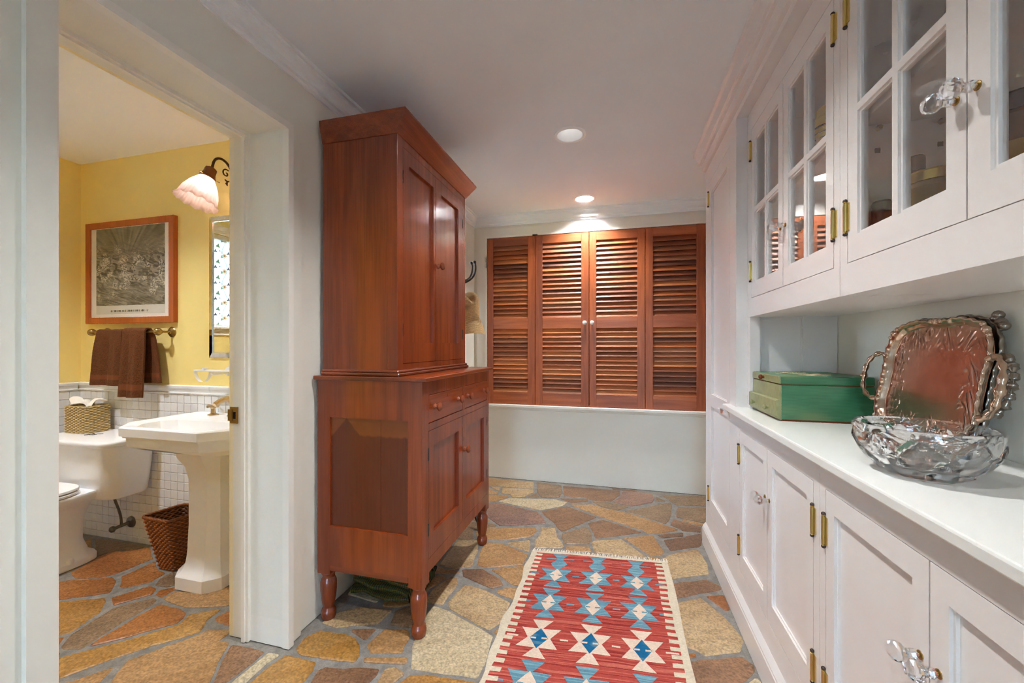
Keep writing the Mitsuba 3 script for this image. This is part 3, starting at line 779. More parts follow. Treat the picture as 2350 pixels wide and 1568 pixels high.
for y, d in ((1.509, dl), (2.271, dr_)):
    for z in (.73, .42):
        part(d, 'hinge', bx(HX1 - .004, y - .004, z - .026, HX1 + .002, y + .004, z + .026, .001), 'iron_hinge')
lp = [(0, .206), (.029, .206), (.030, .198), (.026, .192), (.0245, .184), (.026, .176), (.030, .168), (.0325, .160), (.033, .150), (.0325, .12), (.029, .085), (.0245, .062), (.0215, .052), (.022, .047), (.027, .041), (.0305, .03), (.0305, .02), (.027, .006), (.024, 0), (0, 0)]
LEG = lathe(lp[::-1], 28)
for x in (HX0 + .031, HX1 - .031):
    for y in (HY0 + .031, HY1 - .031):
        part(h, 'leg', mv(LEG, x, y, 0), 'cherry_z', 40)
# upper case
up = bx(HX0, UY0, 1.048, UX1, UY1, 2.13) - bx(UX1 - .022, 1.533, 1.099, UX1 + .1, 2.213, 2.018)
part(h, 'upper_case', up, 'cherry_z')
part(h, 'face_stile', bx(UX1 - .045, UY0 - .0012, 1.075, UX1 + .0008, UY0 + .045, 2.06, .001), 'cherry_z')
bm = add(bx(HX0, UY0 - .017, 1.048, UX1 + .017, UY1 + .017, 1.062, .004), bx(HX0, UY0 - .011, 1.06, UX1 + .011, UY1 + .011, 1.074, .005))
part(h, 'base_moulding', bm, 'cherry_y')
ca, cb = .004, (.05, .024, .06)
cor = hull([(x, y, z) for z, ox, oa, ob in ((2.052, .004, .004, .004), (2.132, cb[0], cb[1], cb[2]), (2.142, cb[0], cb[1], cb[2])) for x in (HX0, UX1 + ox) for y in (UY0 - oa, UY1 + ob)])
part(h, 'cornice', cor, 'cherry_y')
pa, pb = (1.587, 1.19, 1.826, 1.957), (1.917, 1.19, 2.146, 1.952)
u1 = hdoor('upper_door', UX1, 1.533, 1.8505, 1.099, 2.018, pa)
u2 = hdoor('upper_door', UX1, 1.8505, 2.213, 1.099, 2.018, pb)
part(u2, 'knob', mv(WK, UX1, 1.880, 1.577), 'knob_wood', 40)
part(u2, 'keyhole', bx(UX1 - .002, 1.872, 1.50, UX1 + .0004, 1.878, 1.514), 'iron_hinge')
for y, d in ((1.534, u1), (2.212, u2)):
    for z in (1.892, 1.243):
        part(d, 'hinge', bx(UX1 - .004, y - .004, z - .027, UX1 + .002, y + .004, z + .027, .001), 'iron_hinge')

# ------------------------------------------------------------------ kilim runner
RED, RED2, RED3 = L(168, 70, 62), L(138, 50, 46), L(188, 100, 86)
TEAL, TEAL2, NAVY, CREAM, BORD = L(94, 134, 150), L(122, 160, 170), L(26, 92, 132), L(214, 192, 172), L(206, 192, 168)
RXC = -.107
def _kilim(p, n, uv):
    wob = (noise(p.x * 18, p.y * 18, 2) - .5) * .006
    u = p.x - RXC + wob
    v = p.y - .085 * (p.x - RXC) + wob * .6
    col = mix(RED, RED2, smoothstep(.5, .75, noise(p.x * 7 + 3, v * 190, 1)))
    col = mix(col, mi.Color3f(RED3), smoothstep(.62, .85, noise(p.x * 5, v * 260 + 9, 5)))
    sp = .1985
    k = dr.clip(dr.round(u / sp), -1, 1)
    a = dr.abs(u - k * sp)
    ph = .2285
    row = dr.round((2.062 - v) / ph)
    dv = v - (2.062 - row * ph)
    b = dr.abs(dv)
    white = dr.abs(row - 3 * dr.floor(row / 3) - 2) < .5
    blueish = mix(TEAL, TEAL2, smoothstep(.4, .8, noise(p.x * 9, v * 240, 8)))
    m1 = dr.select(white, mi.Color3f(CREAM), blueish)
    navy = mix(NAVY, TEAL, smoothstep(.45, .7, noise(p.x * 14, v * 50, 3)) * .7)
    m2 = dr.select(white, navy, mi.Color3f(CREAM))
    body = (b < .054) & (a < .044 + .036 * b / .054)
    tip = (b >= .054) & (b < .106) & (a < .008 + .036 * (b - .054) / .052)
    inside = (row > -.5)
    col = dr.select((body | tip) & inside, m1, col)
    dm = a / .035 + b / .057 < 1
    col = dr.select(dm & inside, m2, col)
    col = dr.select((b < .0045) & (a > .010) & (a < .032) & inside, m1, col)
    col = dr.select((b < .0045) & (a > .083) & (a < .13) & inside, m1, col)
    b0 = dr.abs(v - 2.217)
    h0 = (b0 < .05) & (a < .014 + .03 * b0 / .05)
    col = dr.select(h0 | ((b0 < .004) & (a < .075)), blueish, col)
    e = dr.abs(u)
    t = v / .0415
    tooth = (t - dr.floor(t)) < .5
    col = dr.select((e > .336) | ((e > .300) & tooth) | (v > 2.272), mi.Color3f(BORD), col)
    weave = .82 + .36 * noise(p.x * 420, p.y * 900, 2) * noise(p.x * 130, v * 420, 7) + .08 * noise(p.x * 40, p.y * 40, 3)
    return col * weave
mat('kilim', bump(princ(mikit.proc(_kilim), .9, .1, sheen=.3), lambda p, n, uv: noise(p.x * 260, p.y * 480, 0) * .0012, 1.0, 1e-3))
def _rug(U, V):
    x0 = -.472 + .006 * np.sin(V * 19) + .004 * np.sin(V * 47 + 1)
    x1 = .262 + .003 * np.sin(V * 15 + 2)
    x = x0 + (x1 - x0) * U
    y1 = 2.292 + .085 * (x - RXC)
    y = .72 + (y1 - .72) * V
    z = .0075 + .0022 * np.sin(9 * U + 11 * V) * np.sin(7 * V + 3 * U)
    return np.stack([x, y, z], -1)
rt = grid(_rug, 40, 90)
rb = rt.copy(); rb.vertices = rb.vertices * [1, 1, 0] + [0, 0, .0015]; rb.invert()
def edge(U, V, u=None, v=None):
    pass
sides = []
for fn in (lambda s: (s, 0 * s), lambda s: (s, 0 * s + 1), lambda s: (0 * s, s), lambda s: (0 * s + 1, s)):
    s = np.linspace(0, 1, 90)
    a = _rug(*fn(s)); b = a * [1, 1, 0] + [0, 0, .0015]
    n = len(s)
    i = np.arange(n - 1)
    f = np.vstack([np.c_[i, i + 1, i + 1 + n], np.c_[i, i + 1 + n, i + n]])
    sides.append(trimesh.Trimesh(np.vstack([a, b]), f, process=False))
k = thing('kilim_runner', 'red kilim runner with teal and cream star motifs on the stone floor', 'rug')
part(k, 'weave', cat(rt, rb, *sides), 'kilim', 40)
mat('fringe', princ(L(222, 212, 196), .9, .1))
fr_ = []
rs2 = np.random.default_rng(5)
for i in range(120):
    x = -.468 + .728 * i / 119
    y = 2.292 + .085 * (x - RXC)
    dx, ln = rs2.uniform(-.012, .012), rs2.uniform(.022, .042)
    fr_.append(tube([(x, y - .008, .007), (x + dx * .4, y + ln * .5, .007 + rs2.uniform(0, .003)), (x + dx, y + ln, .003)], [.0022, .0018, .001], 5))
tag(part(k, 'fringe', cat(*fr_), 'fringe', 40), 'short cream fringe', kind='stuff')

# ------------------------------------------------------------------ coat stand, hat, blanket
cs_ = thing('coat_stand', 'black iron coat stand with curved ball-tipped hooks behind the hutch', 'coat stand')
CX, CY = -1.085, 2.62
part(cs_, 'pole', lathe([(0, .14), (.013, .14), (.013, 1.72), (.018, 1.725), (.018, 1.74), (.010, 1.75), (.016, 1.775), (.010, 1.80), (0, 1.805)], 20, (CX, CY, 0)), 'iron_black', 40)
for a in (-38, 90, 215):
    c, s = math.cos(math.radians(a)), math.sin(math.radians(a))
    q = spline([(CX + c * r, CY + s * r, z) for r, z in ((.01, .30), (.10, .25), (.20, .12), (.325 if a == -38 else .15, .010))] if a == -38 else [(CX + c * r, CY + s * r, z) for r, z in ((.01, .30), (.06, .24), (.11, .12), (.14, .010))], 16)
    part(cs_, 'leg', tube(q, .0095, 8), 'iron_black', 40)
for a, zb in ((0, 1.60), (60, 1.62), (120, 1.60), (180, 1.62), (240, 1.60), (300, 1.62)):
    c, s = math.cos(math.radians(a)), math.sin(math.radians(a))
    q = spline([(CX + c * r, CY + s * r, z) for r, z in ((.0, zb + .0), (.06, zb + .015), (.117, zb + .05), (.137, zb + .10), (.131, zb + .152))], 18)
    part(cs_, 'hook', cat(tube(q, .0062, 8), mv(trimesh.creation.icosphere(2, .0105), *q[-1])), 'iron_black', 40)

def _straw(p, n, uv):
    z = p.z + .35 * p.x
    r = dr.sqrt(dr.square(p.x + 1.02) + dr.square(p.y - 2.62) + dr.square(p.z - 1.33))
    ringp = .5 + .5 * dr.sin(r * 900)
    c = mix(L(160, 124, 80), L(224, 192, 140), .35 * ringp + .65 * noise(p.x * 260, p.y * 260, p.z * 260))
    return mix(c, L(120, 88, 54), smoothstep(.55, .8, fbm(p.x * 14, p.y * 14, p.z * 14, 2)) * .5)
mat('straw', bump(princ(mikit.proc(_straw), .8, .2), lambda p, n, uv: noise(p.x * 300, p.y * 300, p.z * 300) * .0012, 1.0, 1e-3))
def _hat(U, V):
    a = U * 2 * np.pi
    # V 0 top centre .. 0.5 crown base .. 1 brim edge
    r = np.where(V < .25, .084 * np.sin(V / .25 * np.pi / 2), np.where(V < .55, .084 + .012 * (V - .25) / .3, .096 + .052 * (V - .55) / .45))
    z = np.where(V < .25, .135 + .042 * np.cos(V / .25 * np.pi / 2) - .0, np.where(V < .55, .135 * (1 - (V - .25) / .3), -.02 * (V - .55) / .45))
    br = np.clip((V - .55) / .45, 0, 1)
    z = z - br ** 1.3 * (.062 + .016 * np.sin(a * 2 + .6) + .012 * np.sin(3 * a))
    cr = np.clip(1 - V / .4, 0, 1)
    crease = np.exp(-((np.cos(a - 1.0) * r) / .026) ** 2) * cr
    z = z - .05 * crease
    r = r * (1 - .10 * np.exp(-((V - .22) / .12) ** 2) * (np.cos(2 * (a - .4)) > .3))
    x, y = r * np.cos(a) * 1.0, r * np.sin(a) * 1.12
    return np.stack([x, y, z], -1)
hm = grid(_hat, 64, 40, True)
hr = trimesh.transformations.euler_matrix(math.radians(18), math.radians(14), 0)
hm.apply_transform(hr)
hm = mv(hm, CX + .06, CY, 1.375)
ht = thing('straw_hat', 'natural straw hat with a creased crown and wavy brim hanging beside the hutch', 'hat')
hin = hm.copy(); hin.vertices = hin.vertices - hm.vertex_normals * .003; hin.invert()
part(ht, 'body', cat(hm, hin), 'straw', True)

def _plaid(p, n, uv):
    u, v = uv.x * 30, uv.y * 22
    fu, fv = u - dr.floor(u), v - dr.floor(v)
    c = mi.Color3f(L(24, 42, 40))
    c = dr.select(fu < .28, mi.Color3f(L(120, 128, 40)), c)
    c = dr.select((fv > .6) & (fv < .8), c * .5 + mi.Color3f(L(150, 110, 40)) * .5, c)
    c = dr.select((fv < .2), c * .5 + mi.Color3f(L(20, 90, 90)) * .5, c)
    c = dr.select((fu > .6) & (fu < .68), mi.Color3f(L(150, 50, 36)), c)
    return c * (.38 + .4 * noise(p.x * 300, p.y * 300, p.z * 300))
mat('plaid', princ(mikit.proc(_plaid), .95, .05))
bl = thing('plaid_blanket', 'dark green and yellow plaid blanket lying folded under the hutch', 'blanket')
for k in range(3):
    def _bl(U, V, k=k):
        t = V * 2 * np.pi
        th = .017
        s = U
        x = -1.215 + .30 * s
        zc = .022 + k * .034 + .012 * np.sin(s * 5 + k) * (1 if k else .3) - .03 * np.clip(s - .75, 0, 1) * 3 * (k / 2)
        yc = 1.66 + .12 + .012 * np.sin(s * 8 + k * 2)
        y = yc + (.145 - .012 * k) * np.cos(t) * (1 + .02 * np.sin(s * 20))
        z = zc + th * np.sign(np.sin(t)) * np.abs(np.sin(t)) ** .5 * (1 + .08 * np.sin(s * 26 + k))
        return np.stack([x, y, np.maximum(z, .003)], -1)
    g_ = grid(_bl, 48, 33)
    U_, V_ = np.meshgrid(np.linspace(0, 1, 48), np.linspace(0, 1, 33), indexing='ij')
    part(bl, 'fold', g_, 'plaid', True, uv=np.stack([U_.ravel(), V_.ravel()], 1))
tas = []
for i in range(26):
    y = 1.65 + .24 * i / 25
    zz = .035 + .03 * math.sin(i)
    tas.append(tube([(-.918, y, max(.03, zz + .02)), (-.905, y - .004, .03), (-.898 + .01 * math.sin(i * 3), y - .012, .008)], .0035, 5))
tag(part(bl, 'fringe', cat(*tas), 'plaid', 40), 'knotted plaid fringe', kind='stuff')

# ------------------------------------------------------------------ bathroom
def loft(rings_, cap0=True, cap1=True):
    R = np.asarray(rings_, float)
    k, n = R.shape[:2]
    v = R.reshape(-1, 3)
    i, j = np.meshgrid(np.arange(k - 1), np.arange(n), indexing='ij')
    a, b, c, d = i * n + j, i * n + (j + 1) % n, (i + 1) * n + (j + 1) % n, (i + 1) * n + j
    f = [np.stack([a, b, c], -1).reshape(-1, 3), np.stack([a, c, d], -1).reshape(-1, 3)]
    jj = np.arange(n)
    if cap0:
        v = np.vstack([v, R[0].mean(0)]); f.append(np.stack([(jj + 1) % n, jj, jj * 0 + len(v) - 1], 1))
    if cap1:
        v = np.vstack([v, R[-1].mean(0)]); o = (k - 1) * n
        f.append(np.stack([o + jj, o + (jj + 1) % n, jj * 0 + len(v) - 1], 1))
    return trimesh.Trimesh(v, np.vstack(f), process=False)

def cham(cx, y0, y1, hw, cf, cb, z):
    """rectangle with chamfered front (y0) corners, counter-clockwise"""
    q = [(cx - hw + cf, y0), (cx + hw - cf, y0), (cx + hw, y0 + cf), (cx + hw, y1 - cb), (cx + hw - cb, y1), (cx - hw + cb, y1), (cx - hw, y1 - cb), (cx - hw, y0 + cf)]
    return [(x, y, z) for x, y in q]
SXC = -1.985
sk = thing('pedestal_sink', 'white porcelain pedestal sink with chamfered corners in the bathroom', 'sink')
yb_ = BYB - .008
out = [cham(SXC, 1.56, yb_, .10, .03, .02, .625), cham(SXC, 1.47, yb_, .19, .06, .02, .655), cham(SXC, 1.375, yb_, .285, .085, .02, .693),
       cham(SXC, 1.358, yb_, .303, .09, .02, .702), cham(SXC, 1.352, yb_, .308, .092, .02, .712), cham(SXC, 1.350, yb_, .311, .093, .02, .748), cham(SXC, 1.341, yb_, .319, .094, .02, .750),
       cham(SXC, 1.340, yb_, .32, .094, .02, .756), cham(SXC, 1.331, yb_, .328, .096, .02, .759), cham(SXC, 1.330, yb_, .33, .096, .02, .796), cham(SXC, 1.334, yb_, .326, .095, .02, .801),
       cham(SXC, 1.338, yb_, .322, .094, .02, .802),
       cham(SXC, 1.362, 1.60, .298, .088, .05, .799), cham(SXC, 1.375, 1.59, .285, .084, .05, .79), cham(SXC, 1.40, 1.575, .255, .075, .05, .73), cham(SXC, 1.44, 1.55, .18, .05, .04, .69)]
part(sk, 'basin', loft(out), 'porcelain', 28)
ps = [cham(SXC, 1.468, 1.755, .138, .055, .055, 0), cham(SXC, 1.468, 1.755, .138, .055, .055, .058), cham(SXC, 1.474, 1.75, .132, .054, .053, .066), cham(SXC, 1.49, 1.74, .115, .048, .047, .085),
      cham(SXC, 1.501, 1.735, .104, .044, .043, .12), cham(SXC, 1.506, 1.73, .099, .042, .042, .16), cham(SXC, 1.512, 1.73, .095, .04, .04, .30), cham(SXC, 1.512, 1.73, .095, .04, .04, .52), cham(SXC, 1.50, 1.735, .106, .042, .042, .585), cham(SXC, 1.475, 1.74, .128, .05, .05, .628), cham(SXC, 1.465, 1.745, .135, .055, .05, .66)]
part(sk, 'pedestal', loft(ps), 'porcelain', 28)
part(sk, 'overflow_slot', bx(-1.80, 1.368, .784, -1.76, 1.372, .792), 'iron_black')
fc = thing('sink_faucet', 'antique nickel faucet with a cross handle on the back of the sink', 'faucet')
sp_ = spline([(SXC, 1.70, .802), (SXC, 1.70, .86), (SXC, 1.685, .89), (SXC, 1.64, .893), (SXC, 1.598, .874)], 20)
part(fc, 'spout', tube(sp_, np.linspace(.017, .0115, 20), 12), 'nickel_warm', 40)
part(fc, 'spout_collar', lathe([(0, .803), (.027, .803), (.027, .806), (.02, .812), (.017, .82), (0, .82)], 24, (SXC, 1.70, 0)), 'nickel_warm', 30)
for s in (-1, 1):
    hx = SXC + s * .135
    hd = part(fc, 'handle_stem', lathe([(0, .803), (.026, .803), (.026, .805), (.012, .812), (.010, .835), (.014, .842), (.009, .848), (.009, .858), (0, .86)], 20, (hx, 1.70, 0)), 'nickel_warm', 30)
    part(fc, 'cross_handle', cat(*[mv(tube([(-.032, 0, 0), (-.02, 0, 0), (0, 0, 0), (.02, 0, 0), (.032, 0, 0)] if q else [(0, -.032, 0), (0, -.02, 0), (0, 0, 0), (0, .02, 0), (0, .032, 0)], [.0075, .005, .006, .005, .0075], 10), hx, 1.70, .85) for q in (0, 1)]), 'nickel_warm', 40)

# toilet
def rrect(cx, y0, y1, hw, r, z, n=6):
    q = []
    for (x, y, a0) in ((cx + hw - r, y1 - r, 0), (cx - hw + r, y1 - r, 90), (cx - hw + r, y0 + r, 180), (cx + hw - r, y0 + r, 270)):
        for k in range(n):
            a = math.radians(a0 + 90 * k / (n - 1))
            q.append((x + r * math.cos(a), y + r * math.sin(a), z))
    return q
TX = -2.87
to = thing('toilet', 'white porcelain toilet with a broad tank against the tiled wall', 'toilet')
part(to, 'tank', loft([rrect(TX, 1.555, 1.755, .215, .06, .335), rrect(TX, 1.545, 1.758, .228, .065, .35), rrect(TX, 1.525, 1.76, .25, .07, .45), rrect(TX, 1.503, 1.762, .268, .07, .60), rrect(TX, 1.50, 1.762, .27, .07, .632)]), 'porcelain', 40)
part(to, 'tank_lid', loft([rrect(TX, 1.49, 1.764, .279, .07, .633), rrect(TX, 1.478, 1.766, .289, .072, .638), rrect(TX, 1.476, 1.766, .291, .072, .655), rrect(TX, 1.48, 1.765, .287, .07, .664), rrect(TX, 1.49, 1.762, .277, .068, .668)]), 'porcelain', 40)
BXC = -2.885
def egg(hw, yb, yf, z, n=40, flat=.55, wave=0.0, cx=None):
    q = []
    ym = yb - (yb - yf) * .42
    for k in range(n):
        a = 2 * math.pi * k / n
        c, s = math.cos(a), math.sin(a)
        if s >= 0:
            e = flat
            x = hw * math.copysign(abs(c) ** e, c); y = ym + (yb - ym) * abs(s) ** e
        else:
            x = hw * c; y = ym + (ym - yf) * s
        w = 1 + wave * math.sin(y * 34 + z * 16)
        q.append(((BXC if cx is None else cx) + x * w, y, z))
    return q
bw = [egg(.108, 1.60, 1.16, 0), egg(.108, 1.60, 1.16, .026), egg(.102, 1.592, 1.17, .04), egg(.086, 1.57, 1.19, .056, wave=.03), egg(.076, 1.55, 1.19, .12, wave=.09), egg(.078, 1.55, 1.16, .2, wave=.11), egg(.092, 1.56, 1.10, .27, wave=.07), egg(.112, 1.575, 1.05, .318, wave=.02), egg(.13, 1.585, 1.035, .338), egg(.152, 1.605, 1.02, .345), egg(.168, 1.61, 1.01, .365), egg(.172, 1.612, 1.005, .385), egg(.168, 1.608, 1.01, .395)]
part(to, 'bowl', loft(bw), 'porcelain', 40)
part(to, 'seat', loft([egg(.17, 1.50, .995, .397), egg(.176, 1.505, .99, .402), egg(.176, 1.505, .99, .410), egg(.17, 1.50, .995, .414)]), 'porcelain', 40)
part(to, 'seat_lid', loft([egg(.168, 1.50, .998, .416), egg(.174, 1.505, .993, .421), egg(.172, 1.503, .995, .431), egg(.15, 1.48, 1.02, .437)]), 'porcelain', 40)
for s in (-1, 1):
    part(to, 'bolt_cap', lathe([(0, .04), (.016, .04), (.016, .052), (.011, .064), (0, .067)], 16, (BXC + s * .098, 1.46, -.012)), 'porcelain', 40)
vl = thing('supply_valve', 'chrome water supply valve on the tile beside the toilet', 'valve')
part(vl, 'escutcheon', ax(lathe([(0, 0), (.032, 0), (.03, .008), (.012, .014), (.012, .02), (0, .02)], 24), '-y').apply_translation([-2.79, BYB - .007, .12]) if False else mv(ax(lathe([(0, 0), (.034, 0), (.031, .009), (.012, .015), (.012, .02), (0, .02)], 24), '-y'), -2.83, BYB - .007, .118), 'pewter', 30)
part(vl, 'stem', tube([(-2.83, BYB - .02, .118), (-2.83, BYB - .075, .115), (-2.83, BYB - .095, .113)], .0095, 10), 'pewter', 40)
part(vl, 'handle', mv(ax(lathe([(0, 0), (.010, 0), (.017, .006), (.017, .018), (.009, .024), (0, .025)], 16), '-y'), -2.83, BYB - .092, .113), 'pewter', 30)
part(vl, 'hose', tube(spline([(-2.83, BYB - .06, .12), (-2.832, BYB - .062, .17), (-2.84, BYB - .075, .24), (-2.86, BYB - .09, .33)], 14), .0065, 8), 'pewter', 40)

# wicker
def wicker(key, c1, c2, c3, sx, nst=22, nrow=26):
    c1, c2, c3 = L(c1), L(c2), L(c3)
    def fn(p, n, uv):
        k = noise(p.x * 90, p.y * 90, p.z * 300)
        q = cell_rand(dr.floor(uv.x * sx), dr.floor(uv.y * 60), 4)
        col = mix(c1, c2, .5 * k + .5 * q)
        rw = uv.y * nrow; fr_ = dr.abs(rw - dr.floor(rw) - .5) * 2
        par = 1 - 2 * (dr.floor(rw) - 2 * dr.floor(dr.floor(rw) / 2))
        over = .5 + .5 * dr.sin(uv.x * nst * 2 * math.pi) * par
        col = col * (.35 + .65 * smoothstep(1.0, .55, fr_)) * (.5 + .6 * over)  # darker between rows and where strands pass under: weave shade put into colour
        return mix(col, mi.Color3f(c3), uv.y * 0 + smoothstep(.7, .95, noise(p.x * 60 + 4, p.y * 60, p.z * 120)))
    return mat(key, princ(mikit.proc(fn), .4, .5))
wicker('wicker_brown', (118, 58, 20), (168, 92, 36), (60, 28, 12), 40)
wicker('wicker_straw', (196, 164, 106), (226, 200, 144), (140, 108, 62), 40, 16, 20)
def weave(corners0, corners1, z0, z1, nst, nrow, amp, rr=.25):
    """basket wall between two rounded quads, over-under weave as real relief"""
    def loop(c, s):
        c = np.asarray(c, float); cc = c.mean(0)
        P = []
        for k in range(4):
            a, b, d = c[k - 1], c[k], c[(k + 1) % 4]
            for t in np.linspace(0, 1, 6):
                u = b + (a - b) * rr * .5; w = b + (d - b) * rr * .5
                P.append((1 - t) ** 2 * u + 2 * t * (1 - t) * b + t * t * w)
        P = np.array(P + [P[0]])
        L_ = np.r_[0, np.cumsum(np.linalg.norm(np.diff(P, axis=0), axis=1))]
        q = np.stack([np.interp(s * L_[-1], L_, P[:, i]) for i in (0, 1)], -1)
        return q
    nu, nv = nst * 8, nrow * 5 + 1
    def fn(U, V):
        s = U[:, 0]
        a, b = loop(corners0, s), loop(corners1, s)
        P = a[:, None] * (1 - V[..., None]) + b[:, None] * V[..., None]
        t = np.roll(P, -1, 0) - np.roll(P, 1, 0)
        nrm = np.stack([t[..., 1], -t[..., 0]], -1)
        nrm /= np.linalg.norm(nrm, axis=-1, keepdims=True)
        row = np.minimum(np.floor(V * nrow), nrow - 1)
        ph = np.where(row % 2 == 0, 1, -1)
        d = np.sin(U * nst * 2 * np.pi) * ph
        rnd = np.sqrt(np.clip(1 - (2 * (V * nrow - row) - 1) ** 2, 0, 1))
        P = P + nrm * (amp * (.9 * d * (.3 + .7 * rnd) + .8 * rnd))[..., None]
        return np.concatenate([P, (z0 + (z1 - z0) * V)[..., None]], -1)
    m = grid(fn, nu, nv, True)
    U, V = np.meshgrid(np.linspace(0, 1, nu, endpoint=False), np.linspace(0, 1, nv), indexing='ij')
    return m, np.stack([U.ravel(), V.ravel()], 1), [np.r_[p, z1] for p in loop(corners1, np.linspace(0, 1, 60, endpoint=False))]
def basket(root, c0, c1, z0, z1, nst, nrow, amp, mt, rim):
    m, uv, top = weave(c0, c1, z0, z1, nst, nrow, amp)
    inner = m.copy(); inner.vertices = inner.vertices - m.vertex_normals * .004; inner.invert()
    part(root, 'weave', cat(m, inner), mt, True, uv=np.vstack([uv, uv]))
    a = np.arange(60)
    for ph in (0, np.pi):
        q = np.array(top) + rim * .55 * np.stack([np.cos(a * 1.9 + ph) * .6, np.cos(a * 1.9 + ph) * .6, np.sin(a * 1.9 + ph)], 1)
        part(root, 'rim', tube(q, rim, 7, True), mt, True)
    z = z0 + .004
    c = np.array(c0).mean(0)
    part(root, 'bottom', face_z(Polygon([tuple(c + (np.array(p) - c) * .93) for p in c0]), z0, z0 + .006), mt)
wb_ = thing('waste_basket', 'tapered brown wicker waste basket on the floor behind the sink pedestal', 'basket')
cB = [(-2.345, 1.585), (-2.235, 1.585), (-2.215, 1.715), (-2.33, 1.715)]
cT = [(-2.425, 1.555), (-2.225, 1.545), (-2.175, 1.735), (-2.385, 1.745)]
basket(wb_, cB, cT, .002, .275, 22, 26, .0045, 'wicker_brown', .006)
tb = thing('tissue_basket', 'natural wicker tissue box cover on the toilet tank', 'tissue box')
q0 = [(-3.135, 1.615), (-2.955, 1.615), (-2.955, 1.735), (-3.135, 1.735)]
basket(tb, q0, q0, .669, .822, 16, 20, .004, 'wicker_straw', .004)
part(tb, 'lid_top', face_z(sbox(-3.125, 1.625, -2.965, 1.725), .812, .818), 'wicker_straw')
mat('tissue', princ(L(244, 240, 234), .9, .1))
def _tis(U, V):
    a = U * 2 * np.pi
    r = .01 + .075 * V ** .9 * (1 + .35 * np.sin(3 * a + 1) + .2 * np.sin(7 * a))
    z = .818 + .055 * V ** .6 * (1 + .3 * np.sin(2 * a + .5) + .25 * np.sin(5 * a + 2)) - .03 * V ** 3
    return np.stack([-3.045 + 1.1 * r * np.cos(a), 1.675 + .6 * r * np.sin(a), np.maximum(z, .819)], -1)
part(tb, 'tissue', grid(_tis, 60, 12, True), 'tissue', True, label='white tissue sticking out')
for i, (x, y, a) in enumerate(((-2.90, 1.60, .4), (-2.87, 1.625, 1.0), (-2.915, 1.63, -.3))):
    c, s = math.cos(a), math.sin(a)
    hp = num('hair_pin')
    put(hp, sh(tube([(x - c * .022, y - s * .022, .6705), (x, y, .6725), (x + c * .022, y + s * .022, .6705)], .002, 6), 'iron_black', 40))
    tag(hp, 'small black hair pin lying on the toilet tank lid beside the tissue basket', 'hair pin', 'hair pins on the tank lid')

# towel bar, towels
BARY, BARZ = 1.695, 1.256
br = thing('towel_bar', 'old brass towel bar with ball ends on the yellow wall', 'towel bar')
part(br, 'bar', tube([(-3.06, BARY, BARZ), (-2.8, BARY, BARZ), (-2.52, BARY, BARZ)], .0075, 10), 'brass_old', 40)
for x in (-3.045, -2.515):
    b_ = part(br, 'ball', mv(trimesh.creation.icosphere(3, .021), x, BARY, BARZ), 'brass_old', True)
    part(br, 'post', tube([(x, BARY + .012, BARZ), (x, BARY + .04, BARZ), (x, BYB - .004, BARZ)], .0065, 10), 'brass_old', 40)
    part(br, 'flange', mv(ax(lathe([(0, 0), (.030, 0), (.030, .004), (.024, .010), (.012, .014), (.010, .02), (0, .02)], 28), '-y'), x, BYB, BARZ), 'brass_old', 30)
def _towel(p, n, uv):
    k = noise(p.x * 260, p.y * 260, p.z * 260)
    c = mix(L(70, 40, 24), L(108, 66, 42), k)
    band = smoothstep(.80, .805, uv.y) * smoothstep(.895, .89, uv.y)
    return mix(c, L(116, 66, 40), band * .8)
mat('towel_cloth', bump(princ(mikit.proc(_towel), .95, .05, sheen=.5), lambda p, n, uv: noise(p.x * 320, p.y * 320, p.z * 320) * .002, 1.0, 1e-3))
